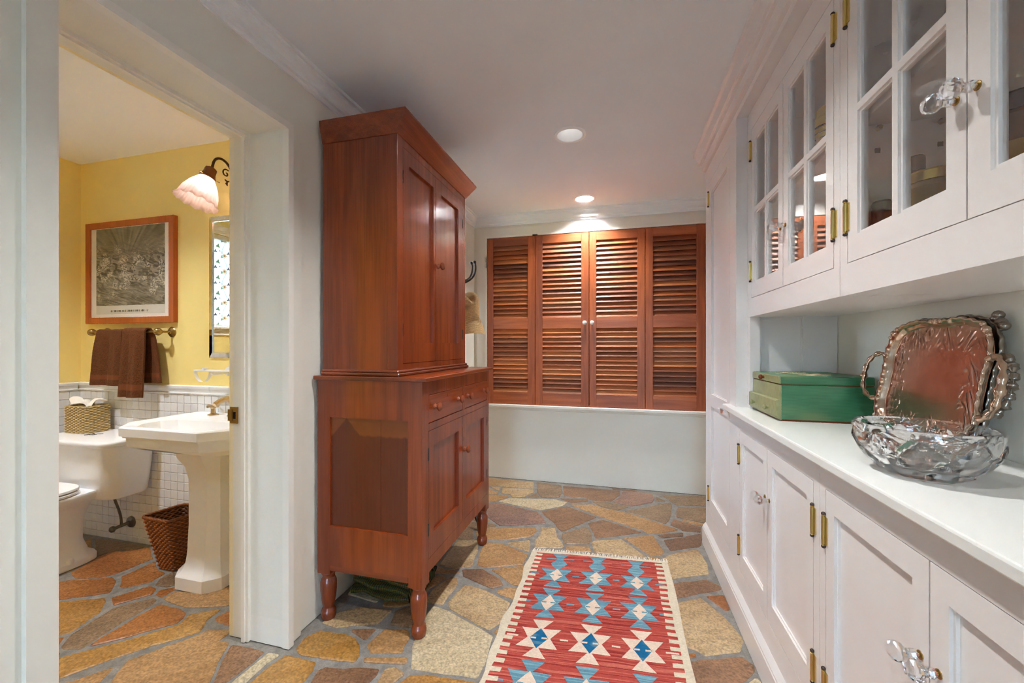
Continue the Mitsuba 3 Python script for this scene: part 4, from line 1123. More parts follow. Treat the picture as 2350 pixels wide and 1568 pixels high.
def towel(name, label, x0, x1, zf, zb, dxb, seed, yoff=0.0, fold=.010, side='f'):
    t = thing(name, label, 'towel', 'brown towels on the brass bar')
    nu, nv = 40, 60
    def fn(U, V, th=0.0):
        # V: 0 = hem of the back flap, .. .42 over the bar .. 1 = hem of the front
        r = .013 + th + yoff
        y = np.where(V < .42, BARY + r, BARY - r)
        over = (V > .36) & (V < .48)
        a = (V - .36) / .12 * np.pi
        y = np.where(over, BARY + r * np.cos(a), y)
        z = np.where(V <= .36, zb + (BARZ - zb) * (V / .36), np.where(V >= .48, BARZ - (BARZ - zf) * ((V - .48) / .52), BARZ + r * np.sin(a)))
        hang = np.where(V < .42, np.clip(.36 - V, 0, 1) / .36, np.clip(V - .48, 0, 1) / .52)
        w = fold * np.minimum(1, hang * 2.5 + .12) * (np.sin(U * 9 + seed) + .5 * np.sin(U * 21 + seed * 2))
        y = y - w * np.where(V < .42, -.3, 1.0) - np.where(V > .48, .012 * hang, 0) + np.where(V < .36, .006 * hang, 0)
        s = np.where(V < .42, dxb * hang ** .5, 0)
        spread = 1 + .07 * hang * (V > .42)
        xc, hw = (x0 + x1) / 2, (x1 - x0) / 2
        x = xc + (U * 2 - 1) * hw * spread + s - (V > .48) * .012 * hang
        return np.stack([x, y, z], -1)
    o = grid(lambda U, V: fn(U, V, .005), nu, nv)
    i = grid(lambda U, V: fn(U, V, -.004), nu, nv); i.invert()
    U, V = np.meshgrid(np.linspace(0, 1, nu), np.linspace(0, 1, nv), indexing='ij')
    uv = np.stack([U.ravel(), np.where(V.ravel() < .42, 1 - V.ravel() / .36, (V.ravel() - .48) / .52)], 1)
    def rim(fa):
        s = np.linspace(0, 1, 60)
        a, b = fa(s, .005), fa(s, -.004)
        f = np.arange(59)
        return trimesh.Trimesh(np.vstack([a, b]), np.vstack([np.c_[f, f + 60, f + 1], np.c_[f + 1, f + 60, f + 61]]), process=False)
    rims = [rim(lambda s, th: fn(0 * s, s, th)), rim(lambda s, th: fn(0 * s + 1, s, th)), rim(lambda s, th: fn(s, 0 * s, th)), rim(lambda s, th: fn(s, 0 * s + 1, th))]
    ruv = np.tile([[.5, .5]], (120, 1))
    part(t, 'cloth', cat(o, i, *rims), 'towel_cloth', True, uv=np.vstack([uv, uv] + [ruv] * 4))
    for zz, xx0, xx1, dy in ((zf, x0, x1, -1),):
        hw = (x1 - x0) / 2 * 1.07; xc = (x0 + x1) / 2 - .012
    return t
towel('towel', 'left brown terry towel hanging from the brass bar', -2.975, -2.775, .945, 1.02, .02, .7)
towel('towel', 'right brown terry towel hanging lower, its back flap showing at the side', -2.755, -2.585, .882, .962, .06, 2.6, yoff=.006)

# framed print
fp = thing('framed_print', 'dark engraved print in a wide white mat and reddish wood frame on the yellow wall', 'picture')
PX0, PX1, PZ0, PZ1, PYF = -3.195, -2.472, 1.312, 1.93, BYB - .026
FW = .036
wood('frame_wood', (158, 70, 20), (184, 92, 34), (124, 50, 14), 'z', .35, .5)
for nm, pts in (('side', [(PX0, PZ0), (PX0 + FW, PZ0 + FW), (PX0 + FW, PZ1 - FW), (PX0, PZ1)]), ('side', [(PX1, PZ0), (PX1 - FW, PZ0 + FW), (PX1 - FW, PZ1 - FW), (PX1, PZ1)]),
                ('rail', [(PX0, PZ1), (PX1, PZ1), (PX1 - FW, PZ1 - FW), (PX0 + FW, PZ1 - FW)]), ('rail', [(PX0, PZ0), (PX1, PZ0), (PX1 - FW, PZ0 + FW), (PX0 + FW, PZ0 + FW)])):
    part(fp, 'frame_' + nm, face_y(Polygon(pts), PYF, BYB - .001), 'frame_wood')
mat('mat_white', princ(L(226, 220, 218), .7, .2))
part(fp, 'mat', bx(PX0 + FW - .003, PYF + .010, PZ0 + FW - .003, PX1 - FW + .003, PYF + .014, PZ1 - FW + .003), 'mat_white')
def _print(p, n, uv):
    u = (p.x - (PX0 + PX1) / 2) / .28
    v = (p.z - 1.655) / .235
    sky_ = smoothstep(.1, .7, v)
    ray = noise(dr.atan2(v - .1, u + .1) * 16, dr.sqrt(u * u + v * v) * 2.5, 1)
    lines = noise(u * 9 + v * 4, v * 46 + u * 14 + 3 * noise(u * 4, v * 4, 2), 3)
    blob = fbm(u * 5.5 + 2, v * 6, 5, 4)
    fine = noise(u * 46, v * 60, 9)
    t = .24 + .15 * (ray - .5) * 2 * sky_ + .30 * (lines - .5) * (1.3 - sky_) + .34 * (smoothstep(.5, .62, noise(u * 16 + 2 * noise(u * 5, v * 5, 3), v * 22 + u * 6, 6)) - .45) * smoothstep(.75, .1, dr.abs(v + .1))
    t = t + smoothstep(.48, .66, blob) * smoothstep(.4, .7, fine) * 1.0 * smoothstep(1.0, .2, dr.abs(v + .15)) - .1 * smoothstep(.5, .8, fbm(u * 2.2 + 7, v * 2.0, 2, 2))
    t = t - .12 * smoothstep(-.4, -.9, v) * smoothstep(.6, .4, noise(u * 7, v * 8, 4))
    c = mix(L(44, 42, 40), L(190, 184, 176), dr.clip(t, 0, 1))
    cap = (v < -1.12) & (v > -1.17) & (dr.abs(u) < .55) & (noise(u * 70, 1, 2) > .42)
    c = dr.select(v < -1.0, dr.select(cap, mi.Color3f(L(60, 58, 56)), mi.Color3f(L(200, 196, 192))), c)
    return c
mat('engraving', princ(mikit.proc(_print), .6, .3))
part(fp, 'print', bx(PX0 + .082, PYF + .0085, 1.655 - .235 * 1.22, PX1 - .078, PYF + .0105, 1.655 + .235), 'engraving', label='dark grey engraved scene with a small caption below')
v = np.array([[PX0 + FW, PYF + .006, PZ0 + FW], [PX1 - FW, PYF + .006, PZ0 + FW], [PX1 - FW, PYF + .006, PZ1 - FW], [PX0 + FW, PYF + .006, PZ1 - FW]])
part(fp, 'glazing', trimesh.Trimesh(v, [[0, 1, 2], [0, 2, 3]], process=False), 'pane_glass')

# mirror with bevelled mirror strips
mr = thing('wall_mirror', 'silvered wall mirror hanging above the pedestal sink', 'mirror')
MX0, MX1, MZ0, MZ1, MY = -2.226, -1.745, 1.107, 1.90, BYB - .006
part(mr, 'plate', bx(MX0 + .030, MY - .006, MZ0 + .030, MX1 - .030, MY, MZ1 - .030), 'mirror_glass')
def strip(pts):
    q = [(x, MY - .004, z) for x, z in pts[:2]] + [(x, MY - .012, z) for x, z in pts[2:]] + [(x, BYB - .001, z) for x, z in pts]
    return hull(q)
w_ = .031
for pts in ([(MX0, MZ0), (MX0, MZ1), (MX0 + w_, MZ1 - w_), (MX0 + w_, MZ0 + w_)], [(MX1, MZ0), (MX1, MZ1), (MX1 - w_, MZ1 - w_), (MX1 - w_, MZ0 + w_)],
            [(MX0, MZ1), (MX1, MZ1), (MX1 - w_, MZ1 - w_), (MX0 + w_, MZ1 - w_)], [(MX0, MZ0), (MX1, MZ0), (MX1 - w_, MZ0 + w_), (MX0 + w_, MZ0 + w_)]):
    part(mr, 'bevel_strip', strip(pts), 'mirror_glass')

# toothbrush holder
th_ = thing('toothbrush_holder', 'white metal toothbrush holder on the yellow wall below the mirror', 'holder')
part(th_, 'bar', bx(-2.20, 1.655, 1.038, -1.80, 1.672, 1.048, .002), 'white_metal')
for x in (-2.09, -1.87):
    part(th_, 'bracket', add(bx(x - .012, 1.664, 1.02, x + .012, BYB - .001, 1.036, .003), hull([(x + .026 * math.cos(a), yy, 1.035 + .026 * math.sin(a)) for a in np.arange(20) * math.pi / 10 for yy in (BYB - .008, BYB - .001)])), 'white_metal')
a = np.linspace(math.pi, 2 * math.pi, 18)
part(th_, 'ring', grid(lambda U, V: np.stack([-2.145 + .052 * np.cos(math.pi * (1 + U)), 1.655 + .018 * V, 1.041 + .058 * np.sin(math.pi * (1 + U))], -1), 24, 3), 'white_metal', True)
part(th_, 'button', lathe([(0, 0), (.014, 0), (.014, .008), (.010, .011), (0, .011)], 20, (-2.13, 1.664, 1.0475)), 'white_metal', 30)

# sconce
sc = thing('wall_sconce', 'wall sconce with a ribbed frosted glass bell shade on a dark scrolled arm', 'lamp')
AX, AY = -2.045, 1.62
part(sc, 'wall_plate', mv(ax(lathe([(0, 0), (.032, 0), (.030, .008), (.014, .014), (.012, .03), (0, .03)], 24), '-y'), -2.045, BYB, 2.125), 'bronze_dark', 30)
arm = spline([(AX, 1.745, 2.125), (AX, 1.725, 2.155), (AX, 1.69, 2.172), (AX, 1.655, 2.158), (AX, 1.638, 2.12), (AX, 1.634, 2.10)], 26)
part(sc, 'arm', tube(arm, .0062, 10), 'bronze_dark', 40)
tt = np.linspace(0, 4.2 * math.pi / 2, 40)
scr = np.stack([AX + 0 * tt, 1.712 + (.024 - .0031 * tt) * np.cos(tt + 1.0), 2.105 + (.024 - .0031 * tt) * np.sin(tt + 1.0)], 1)
part(sc, 'scroll', cat(tube(scr, .0035, 8), tube(spline([(AX, 1.735, 2.12), (AX, 1.742, 2.09), (AX, 1.728, 2.068), (AX, 1.705, 2.07)], 12), .0035, 8), tube(spline([(AX, 1.728, 2.068), (AX, 1.715, 2.055), (AX, 1.72, 2.04)], 8), [.0035] * 4 + [.006, .005, .003, .001], 8)), 'bronze_dark', 40)
tilt = trimesh.transformations.euler_matrix(math.radians(-17), math.radians(8), 0)
def tl(m):
    m = m.copy(); m.apply_transform(tilt); return mv(m, AX, 1.632, 2.10)
part(sc, 'socket_cap', tl(lathe([(0, .004), (.016, .002), (.026, -.006), (.028, -.038), (.031, -.040), (.031, -.048), (.036, -.052), (.036, -.062), (.028, -.064), (0, -.064)], 28)), 'copper_cap', 30)
for k in range(3):
    a = k * 2.1 + 2.9
    part(sc, 'thumb_screw', tl(tube([(.034 * math.cos(a), .034 * math.sin(a), -.057), (.054 * math.cos(a), .054 * math.sin(a), -.057)], .003, 6)), 'brass_old', 40)
scene['shade_glass'] = {'type': 'principledthin', 'base_color': {'type': 'rgb', 'value': L(250, 226, 224)}, 'roughness': .35, 'diff_trans': 1.1, 'spec_trans': 0.1, 'eta': 1.4}
def _shade(U, V):
    a = U * 2 * np.pi
    z = -.056 - .150 * V
    r = np.interp(V, [0, .15, .35, .6, .85, .93, 1], [.030, .044, .062, .077, .084, .088, .096])
    rib = 1 + .022 * np.sin(a * 36) * np.clip(V * 4, 0, 1)
    ruf = 1 + .018 * np.clip((V - .85) / .15, 0, 1) * np.sin(a * 12)
    z = z + .004 * np.clip((V - .85) / .15, 0, 1) * np.sin(a * 12)
    return np.stack([r * rib * ruf * np.cos(a), r * rib * ruf * np.sin(a), z], -1)
part(sc, 'shade', tl(grid(_shade, 288, 24, True)), 'shade_glass', True, label='ribbed frosted glass bell with a ruffled rim')
bb = tl(lathe([(0, -.13), (.012, -.128), (.024, -.118), (.028, -.104), (.024, -.088), (.014, -.072), (.012, -.064)][::-1], 24))
if bb.volume < 0:
    bb.invert()
d = sh(bb, 'white_plastic', 40)
d['emitter'] = {'type': 'area', 'radiance': {'type': 'rgb', 'value': [2.0, 1.9, 1.8]}}
put(sc + '__bulb', d)

# bathroom window with floral roller blind (seen in the mirror)
w1 = num('window_1'); tag(w1, 'bathroom window with a floral roller blind, seen in the mirror', None, None, 'structure')
wf_ = sbox(WY0 - .06, WZ0 - .03, WY1 + .06, WZ1 + .07).difference(sbox(WY0, WZ0, WY1, WZ1))
part(w1, 'casing', face_x(wf_, BXL, BXL + .016), 'paint_trim')
part(w1, 'sill', bx(BXL, WY0 - .08, WZ0 - .02, BXL + .045, WY1 + .08, WZ0, .004), 'paint_trim')
part(w1, 'apron', add(bx(BXL, WY0 - .06, WZ0 - .05, BXL + .02, WY1 + .06, WZ0 - .02, .004), bx(BXL, WY0 - .06, WZ0 - .075, BXL + .014, WY1 + .06, WZ0 - .05, .004)), 'paint_trim')
part(w1, 'headrail', bx(BXL - .07, WY0 + .005, WZ1 - .045, BXL - .012, WY1 - .005, WZ1 - .002, .006), 'paint_trim')
def _floral(p, n, uv):
    u, v_ = p.y / .118, p.z / .135
    col = mi.Color3f(L(226, 240, 242))
    for (s, oy, oz, r0, c) in ((0, .0, .0, .24, (176, 132, 84)), (1, .5, .45, .17, (96, 104, 70)), (2, .3, .8, .13, (78, 66, 60)), (3, .78, .1, .12, (104, 120, 88)), (4, .62, .75, .07, (60, 92, 128))):
        fu = u + oy; fv = v_ + oz
        cu = fu - dr.floor(fu) - .5; cv = fv - dr.floor(fv) - .5
        rr = dr.sqrt(cu * cu + cv * cv * 1.3)
        an = dr.atan2(cv, cu)
        pet = r0 * (.72 + .28 * dr.cos(an * (8 if s == 0 else 3) + s))
        m_ = rr < pet
        col = dr.select(m_, mi.Color3f(L(c)) * (.7 + .6 * dr.clip(rr / r0, 0, 1)), col)
        if s == 0:
            col = dr.select(rr < .06, mi.Color3f(L(120, 84, 50)), col)
    st = dr.abs(u - dr.floor(u) - .5 - .2 * dr.sin(v_ * 3.1)) < .018
    return dr.select(st, mi.Color3f(L(110, 130, 110)), col)
scene['blind_cloth'] = {'type': 'principledthin', 'base_color': mikit.proc(_floral), 'roughness': .9, 'diff_trans': .9}
v = np.array([[BXL - .02, WY0 + .01, WZ0 + .015], [BXL - .02, WY1 - .01, WZ0 + .015], [BXL - .02, WY1 - .01, WZ1 - .03], [BXL - .02, WY0 + .01, WZ1 - .03]])
part(w1, 'roller_blind', trimesh.Trimesh(v, [[0, 1, 2], [0, 2, 3]], process=False), 'blind_cloth', label='white roller blind with a floral print')
part(w1, 'blind_hem', bx(BXL - .024, WY0 + .01, WZ0 + .004, BXL - .016, WY1 - .01, WZ0 + .018, .002), 'white_metal')

# ------------------------------------------------------------------ things on the counter
CZ = .905
# crystal bowl
bcx, bcy = .62, 1.04
def _bowl():
    n, k = 240, 44
    a = np.arange(n) * 2 * np.pi / n
    prof = np.array([(.0, .0), (.058, .0), (.066, .001), (.076, .008), (.094, .024), (.108, .042), (.1155, .060), (.1165, .074), (.114, .086), (.112, .090)])
    d = np.r_[0, np.cumsum(np.linalg.norm(np.diff(prof, axis=0), axis=1))]
    s = np.linspace(0, d[-1], k)
    r, z = np.interp(s, d, prof[:, 0]), np.interp(s, d, prof[:, 1])
    A, Z = np.meshgrid(a, z)
    Rr = np.repeat(r[:, None], n, 1)
    t = np.clip((Z - .006) / .074, 0, 1)
    nd = 9
    q1 = A * nd / (2 * np.pi) + t * 1.0
    q2 = A * nd / (2 * np.pi) - t * 1.0
    g = lambda q: np.abs(q - np.round(q))
    groove = np.maximum(0, .2 - np.minimum(g(q1), g(q2))) / .2
    win = np.clip((Z - .004) / .008, 0, 1) * np.clip((.080 - Z) / .006, 0, 1)
    star = np.abs(((A * 24 / (2 * np.pi)) % 1) - .5) * 2
    Rr = Rr - .0056 * groove * win - .002 * star * np.clip(1 - np.abs(Z - .012) / .012, 0, 1)
    outer = np.stack([Rr * np.cos(A), Rr * np.sin(A), Z], -1)
    pin = np.array([(.1075, .090), (.109, .075), (.106, .058), (.096, .040), (.078, .022), (.05, .012), (.0, .010)])
    d2 = np.r_[0, np.cumsum(np.linalg.norm(np.diff(pin, axis=0), axis=1))]
    s2 = np.linspace(0, d2[-1], 26)
    r2, z2 = np.interp(s2, d2, pin[:, 0]), np.interp(s2, d2, pin[:, 1])
    A2, Z2 = np.meshgrid(a, z2)
    inner = np.stack([np.repeat(r2[:, None], n, 1) * np.cos(A2), np.repeat(r2[:, None], n, 1) * np.sin(A2), Z2], -1)
    R = np.concatenate([outer, inner])
    m = R.shape[0]
    i, j = np.meshgrid(np.arange(m - 1), np.arange(n), indexing='ij')
    aa, b, c, dd = i * n + j, i * n + (j + 1) % n, (i + 1) * n + (j + 1) % n, (i + 1) * n + j
    f = np.vstack([np.stack([aa, b, c], -1).reshape(-1, 3), np.stack([aa, c, dd], -1).reshape(-1, 3)])
    mm = trimesh.Trimesh(R.reshape(-1, 3), f, process=False)
    mm.update_faces(mm.area_faces > 1e-13)
    return mm
cb_ = num('crystal_bowl')
_bm = _bowl(); _bm.vertices = _bm.vertices * [1, 1, 1.14]
put(cb_, sh(mv(_bm, bcx, bcy, CZ + .0003), 'glass', 12))
tag(cb_, 'clear cut-glass bowl with diamond facets standing on the white counter', 'bowl')

# green silverware chest
def _green(p, n, uv):
    w = fbm(p.x * 9, p.y * 9, p.z * 9, 3)
    f = noise(p.x * 30, p.y * 200, p.z * 200)
    c = mix(L(36, 92, 62), L(64, 124, 84), .6 * w + .4 * f)
    return mix(c, L(132, 138, 88), smoothstep(.5, .75, fbm(p.x * 6 + 3, p.y * 6, p.z * 12, 2)) * .45)
mat('green_paint', princ(mikit.proc(_green), .28, .5, clearcoat=.5))
def _olive(p, n, uv):
    w = fbm(p.x * 9, p.y * 12, p.z * 12, 3)
    f = noise(p.x * 60, p.y * 240, p.z * 60)
    return mix(L(112, 116, 74), L(150, 148, 104), .6 * w + .4 * f)
mat('green_worn', princ(mikit.proc(_olive), .35, .5, clearcoat=.3))
mat('green_seam', princ(L(110, 54, 26), .6, .3))
gx = thing('green_chest', 'green painted wooden chest with a lid and a small drawer on the counter', 'box')
X0, X1, Y0, Y1 = .565, .845, 1.638, 1.955
part(gx, 'body', bx(X0, Y0, CZ + .006, X1, Y1, 1.034, .002), 'green_paint')
part(gx, 'front_board', bx(X0 - .004, Y0 + .001, CZ + .004, X0 + .002, Y1 - .001, 1.034, .001), 'green_worn')
part(gx, 'base', bx(X0 + .004, Y0 + .004, CZ, X1 - .004, Y1 - .004, CZ + .008), 'green_seam')
part(gx, 'seam', bx(X0 + .002, Y0 + .002, 1.033, X1 - .002, Y1 - .002, 1.0375), 'green_seam')
ld = part(gx, 'lid', bx(X0 - .003, Y0 - .001, 1.037, X1 + .001, Y1 + .001, 1.066, .003), 'green_paint')
part(ld, 'front_edge', bx(X0 - .005, Y0 + .001, 1.0385, X0 - .001, Y1 - .001, 1.0645, .001), 'green_worn')
def _flor(p, n, uv):
    c = mix(L(78, 110, 70), L(110, 126, 78), fbm(p.x * 20, p.y * 20, 0, 2))
    b = smoothstep(.55, .62, fbm(p.x * 34, p.y * 34, 3, 2))
    return mix(c, L(216, 196, 150), b)
mat('lid_flowers', princ(mikit.proc(_flor), .4, .4))
ev = np.arange(40) * math.pi / 20
part(ld, 'painted_flowers', face_z(Polygon([(.70 + .085 * math.cos(a) * (1 + .1 * math.sin(5 * a)), 1.80 + .11 * math.sin(a) * (1 + .12 * math.cos(4 * a))) for a in ev]), 1.0655, 1.0664), 'lid_flowers', label='painted cream flowers on the lid')
dw = part(gx, 'drawer', hull([(x, y, z) for x, e in ((X0 - .016, .004), (X0 - .012, 0), (X0 - .003, 0)) for y in (Y0 + .002 + e, Y1 - .002 - e) for z in (CZ + .012 + e, .981 - e)]), 'green_worn')
gk = ax(lathe([(0, 0), (.005, 0), (.005, .005), (.009, .009), (.0095, .014), (.006, .018), (0, .019)], 20), '-x')
for y in (1.873, 1.72):
    part(dw, 'knob', mv(gk, X0 - .016, y, .943), 'green_worn', 40)
part(ld, 'knob', mv(gk, X0 - .005, 1.80, 1.052), 'green_seam', 40)

# silver tray leaning on the niche wall
def _silv(p, n, uv):
    w = fbm(p.x * 12, p.y * 12, p.z * 12, 3)
    return mix(L(196, 160, 136), L(226, 200, 178), w)
mat('silver_old', princ(mikit.proc(_silv), .16, .5, 1.0))
def _plate(p, n, uv):
    w = fbm(p.y * 16, p.z * 16, 2, 3)
    return mix(L(178, 128, 104), L(208, 164, 140), w)
def _engr(p, n, uv):
    e = dr.maximum(dr.abs(p.y - 1.344) / .158, dr.abs(p.z - 1.075) / .134)
    b = smoothstep(.62, .68, e)
    s = dr.sin(70 * p.y + 5 * dr.sin(60 * p.z + 2 * dr.sin(55 * p.y))) * dr.sin(95 * p.z + 4 * dr.sin(70 * p.y))
    return (.0012 * smoothstep(.1, .5, s) * b) + .00015 * noise(p.y * 300, p.z * 300, 1)
mat('silver_plate', bump(princ(mikit.proc(_plate), .22, .5, 1.0), _engr, 1.0, 1e-3))
mat('silver_dark', princ(L(150, 142, 132), .25, .5, 1.0))
TRA = trimesh.transformations.rotation_matrix(math.radians(10.0), [0, 1, 0])
def tray_outline(hw, hh, n=200):
    a = np.linspace(0, 2 * np.pi, n, endpoint=False)
    e = 5.0
    r = (np.abs(np.cos(a) / hw) ** e + np.abs(np.sin(a) / hh) ** e) ** (-1 / e)
    r = r * (1 + .013 * np.cos(8 * a + math.pi) + .006 * np.cos(16 * a))
    return np.stack([r * np.cos(a), r * np.sin(a)], 1)
def tray(root, y, zb, hw, hh, m_rim, m_plate, bot):
    # local frame: plate in the (y, z) plane, front -x, bottom at 0
    def place_(m):
        m = m.copy(); m.vertices = m.vertices + [0, 0, hh * 1.03]
        m.apply_transform(TRA); return mv(m, bot, y, zb)
    o = tray_outline(hw, hh)
    pl = face_x(Polygon(o * .93), -.001, .003)
    q = pl.to_mesh(); part(root, 'plate', place_(trimesh.Trimesh(np.array(q.vert_properties[:, :3]), np.array(q.tri_verts), process=False)), m_plate, 25)
    n = len(o)
    prof = [(.90, -.001), (.92, -.004), (.935, -.011), (.955, -.016), (.975, -.017), (.99, -.021), (1.01, -.020), (1.015, -.014), (1.0, -.010), (.96, -.004), (.92, .002)]
    k = len(prof)
    rib = 1 + .010 * np.sin(np.arange(n) * 2 * np.pi * 44 / n)
    V = np.array([np.c_[np.full(n, dx), o * (s * (rib if .95 < s else 1)[:, None] if s > .95 else s)] for s, dx in prof])
    i, j = np.meshgrid(np.arange(k - 1), np.arange(n), indexing='ij')
    a, b, c, d_ = i * n + j, i * n + (j + 1) % n, (i + 1) * n + (j + 1) % n, (i + 1) * n + j
    rm = trimesh.Trimesh(V.reshape(-1, 3), np.vstack([np.stack([a, c, b], -1).reshape(-1, 3), np.stack([a, d_, c], -1).reshape(-1, 3)]), process=False)
    part(root, 'rim', place_(rm), m_rim, True)
    return place_
ty = thing('silver_tray', 'large tarnished silver tray with an engraved field and scalloped rim leaning in the niche', 'tray')
TW, TH = .18, .166
pl_ = tray(ty, 1.344, CZ + .003, TW, TH, 'silver_old', 'silver_plate', .79)
for s in (1, -1):
    hp_ = spline([(-.012, s * (TW - .004), .062), (-.022, s * (TW + .03), .070), (-.028, s * (TW + .058), .045), (-.03, s * (TW + .066), .0), (-.028, s * (TW + .058), -.045), (-.022, s * (TW + .03), -.070), (-.012, s * (TW - .004), -.062)], 40)
    rr = .0065 + .002 * np.sin(np.arange(40) * 1.3) + .0025 * np.exp(-((np.arange(40) - 19.5) / 3) ** 2)
    part(ty, 'handle', pl_(tube(hp_, rr, 10)), 'silver_old', 40)
for i, aa in enumerate((40, 90, 140, 220, 270, 320)):
    c, s = math.cos(math.radians(aa)), math.sin(math.radians(aa))
    e = 5.0
    r = (abs(c / TW) ** e + abs(s / TH) ** e) ** (-1 / e)
    blobs = [mv(trimesh.creation.icosphere(2, .009 - .003 * abs(k)), -.018, c * r * .985 - s * k * .017, s * r * .985 + c * k * .017) for k in (-1, 0, 1)]
    part(ty, 'shell_ornament', pl_(cat(*blobs)), 'silver_old', True)
t2 = thing('silver_tray', 'darker ornate silver tray mostly hidden behind the large leaning tray', 'tray')
pl2 = tray(t2, 1.372, CZ + .005, .19, .168, 'silver_dark', 'silver_dark', .822)
for s in (-1,):
    hp_ = spline([(-.012, s * .186, .062), (-.014, s * .208, .066), (-.015, s * .23, .04), (-.015, s * .236, .0), (-.015, s * .23, -.04), (-.014, s * .208, -.066), (-.012, s * .186, -.062)], 50)
    rr = .008 + .003 * np.sin(np.arange(50) * 1.1) + .002 * np.sin(np.arange(50) * 2.3)
    part(t2, 'handle', pl2(tube(hp_, rr, 12)), 'silver_dark', 40)
    part(t2, 'corner_ornament', pl2(cat(*[mv(trimesh.creation.icosphere(2, .011), -.012, s * (.168 + .012 * math.cos(q * 1.3)), .140 + .009 * q) for q in range(4)])), 'silver_dark', True)

# ------------------------------------------------------------------ things inside the wall cabinets
SH = 1.7425
FL = 1.3985
goblet = [(0, 0), (.033, 0), (.034, .002), (.02, .005), (.006, .010), (.0045, .03), (.0045, .065), (.008, .075), (.022, .085), (.034, .105), (.038, .13), (.036, .165), (.0345, .165), (.0365, .13), (.0325, .107), (.02, .088), (0, .08)]
GOB = sh(lathe([(r * .92, .14 - z * .848) for r, z in goblet][::-1], 40), 'glass', 25)
vase = [(0, 0), (.045, 0), (.048, .004), (.05, .06), (.055, .15), (.062, .22), (.06, .22), (.053, .15), (.047, .06), (.043, .01), (0, .008)]
VAS = sh(lathe(vase, 44), 'glass', 25)
for i, (x, y, lab) in enumerate(((.616, 1.152, 'clear upturned stemmed goblet just behind the left pane of the right wall cabinet'), (.70, 1.14, 'clear upturned stemmed goblet standing deeper on the shelf of the right wall cabinet'), (.616, 1.055, 'clear upturned stemmed goblet at the middle of the right wall cabinet shelf'), (.69, 1.035, 'clear upturned stemmed goblet behind the second pane of the right wall cabinet'), (.62, .94, 'clear upturned stemmed goblet near the meeting stile of the right wall cabinet'))):
    g = num('goblet'); put(g, GOB, T().translate([x, y, SH])); tag(g, lab, 'goblet', 'goblets on the right cabinet shelf')
for x, y, lab in ((.80, 1.09, 'tall flared clear glass vase towards the back of the right cabinet shelf'),):
    g = num('glass_vase'); put(g, VAS, T().translate([x, y, SH])); tag(g, lab, 'vase')
for i, (x, y) in enumerate(((.65, 1.50), (.65, 1.42), (.70, 1.83), (.66, 1.70))):
    g = num('drinking_glass'); put(g, sh(lathe([(0, 0), (.026, 0), (.028, .003), (.034, .11), (.0325, .11), (.0265, .006), (0, .006)], 36, (x, y, SH)), 'glass', 25))
    tag(g, ('clear drinking glass on the shelf behind the yellow-labelled jar', 'clear drinking glass beside the yellow-labelled jar', 'clear drinking glass in the far corner of the left wall cabinet', 'clear drinking glass near the meeting stile of the left wall cabinet')[i], 'drinking glass')
mat('jar_yellow', princ(L(206, 178, 66), .4, .4))
mat('jar_brown', princ(L(92, 54, 34), .3, .5))
mat('label_tan', princ(L(186, 152, 92), .7, .2))
mat('dark_plastic', princ(L(46, 38, 36), .35, .5))
mat('gold_lid', princ(L(196, 168, 96), .25, .5, 1.0))
mat('amber', princ(L(110, 84, 40), .15, .5))
mat('pot_glaze', princ(L(122, 70, 44), .4, .5))
mat('label_ink', princ(L(60, 50, 26), .7, .2))
jy = thing('yellow_jar', 'jar with a yellow label on the shelf of the left wall cabinet', 'jar')
jx, jyy = .70, 1.595
part(jy, 'body', lathe([(0, 0), (.05, 0), (.054, .006), (.054, .19), (.048, .205), (.04, .21), (0, .21)], 36, (jx, jyy, SH)), 'jar_yellow', 30)
part(jy, 'cap', lathe([(0, .21), (.042, .21), (.042, .235), (.038, .24), (0, .24)], 36, (jx, jyy, SH)), 'jar_yellow', 30)
for k in range(7):
    z = SH + .05 + k * .019
    a = np.linspace(2.2, 2.2 + 1.9 * (.6 + .4 * ((k * 7) % 5) / 5), 14) + .4
    h2 = .003 if k % 3 else .006
    part(jy, 'label_band', grid(lambda U, V, z=z, h2=h2, k=k: np.stack([jx + .0545 * np.cos(2.4 + 2.0 * U), jyy + .0545 * np.sin(2.4 + 2.0 * U), z + h2 * V], -1), 14, 2), 'label_ink')
db = thing('dark_bottle', 'dark bottle with a broad cap behind the lower left pane of the right wall cabinet', 'bottle')
part(db, 'body', lathe([(0, 0), (.026, 0), (.028, .004), (.028, .045), (.02, .056), (.016, .06), (0, .06)], 32, (.607, 1.150, FL)), 'jar_brown', 30)
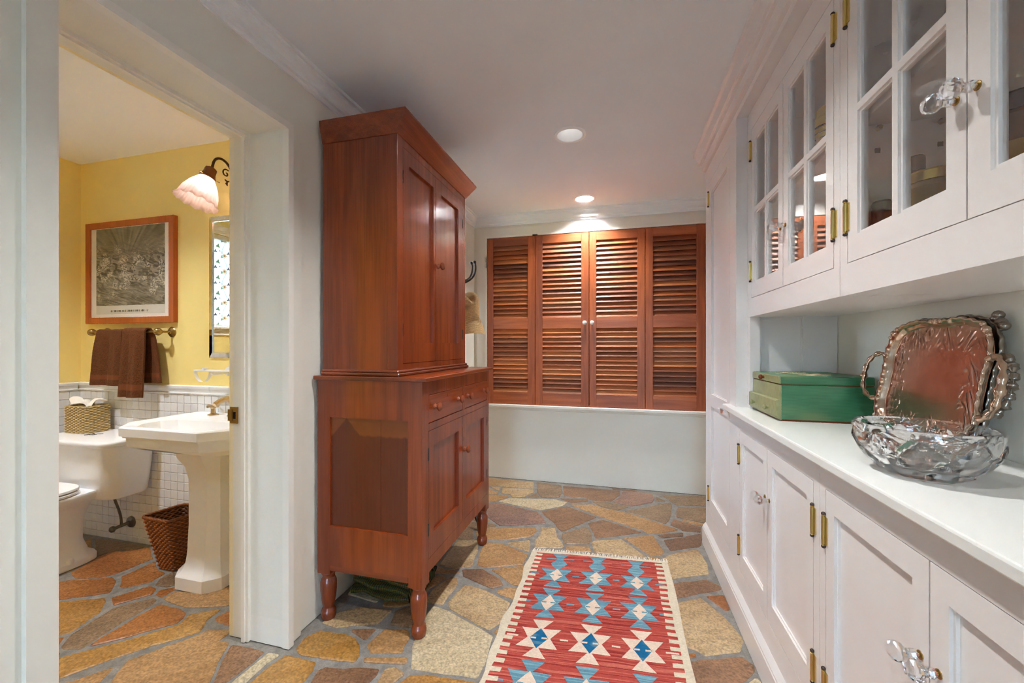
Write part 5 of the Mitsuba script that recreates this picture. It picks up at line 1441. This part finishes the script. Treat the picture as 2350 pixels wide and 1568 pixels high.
part(db, 'cap', lathe([(0, .06), (.0185, .06), (.019, .064), (.019, .114), (.016, .119), (0, .119)], 32, (.607, 1.150, FL)), 'dark_plastic', 30)
wbt = thing('brown_bottle', 'tall brown bottle behind the gold-lidded jar', 'bottle')
part(wbt, 'body', lathe([(0, 0), (.026, 0), (.028, .004), (.028, .105), (.022, .125), (.013, .138), (.0125, .19), (0, .19)], 32, (.665, 1.135, FL)), 'jar_brown', 30)
part(wbt, 'cap', lathe([(0, .178), (.0155, .178), (.0155, .208), (.012, .212), (0, .212)], 24, (.665, 1.135, FL)), 'dark_plastic', 30)
gj = thing('gold_lid_jar', 'glass jar with a wide gold lid behind the lower right pane', 'jar')
part(gj, 'body', lathe([(0, 0), (.05, 0), (.054, .005), (.054, .10), (.047, .112), (0, .112)], 36, (.638, 1.035, FL)), 'amber', 30)
part(gj, 'lid', lathe([(0, .112), (.051, .112), (.052, .115), (.052, .130), (.049, .134), (0, .135)], 40, (.638, 1.035, FL)), 'gold_lid', 30)
cp = thing('clay_pot', 'small brown clay pot beside the gold-lidded jar', 'pot')
part(cp, 'body', lathe([(0, 0), (.03, 0), (.042, .03), (.046, .08), (.04, .12), (.034, .135), (.037, .142), (0, .142)], 36, (.745, 1.105, FL)), 'pot_glaze', 30)
bj = thing('labelled_tin', 'brown tin with a tan printed label at the right edge of the picture', 'tin')
part(bj, 'body', lathe([(0, 0), (.06, 0), (.062, .004), (.062, .15), (.058, .156), (0, .156)], 44, (.655, .875, FL)), 'jar_brown', 30)
part(bj, 'lid', lathe([(0, .156), (.063, .156), (.064, .16), (.064, .182), (.06, .186), (0, .186)], 44, (.655, .875, FL)), 'dark_plastic', 30)
part(bj, 'label', lathe([(.0624, .04), (.0626, .041), (.0626, .105), (.0624, .106)], 44, (.655, .875, FL)), 'label_tan', 30, label='tan printed label')
for k in range(3):
    part(bj, 'label_line', grid(lambda U, V, k=k: np.stack([.655 + .0632 * np.cos(2.3 + 1.5 * U), .875 + .0632 * np.sin(2.3 + 1.5 * U), FL + .055 + .016 * k + .005 * V], -1), 14, 2), 'label_ink')
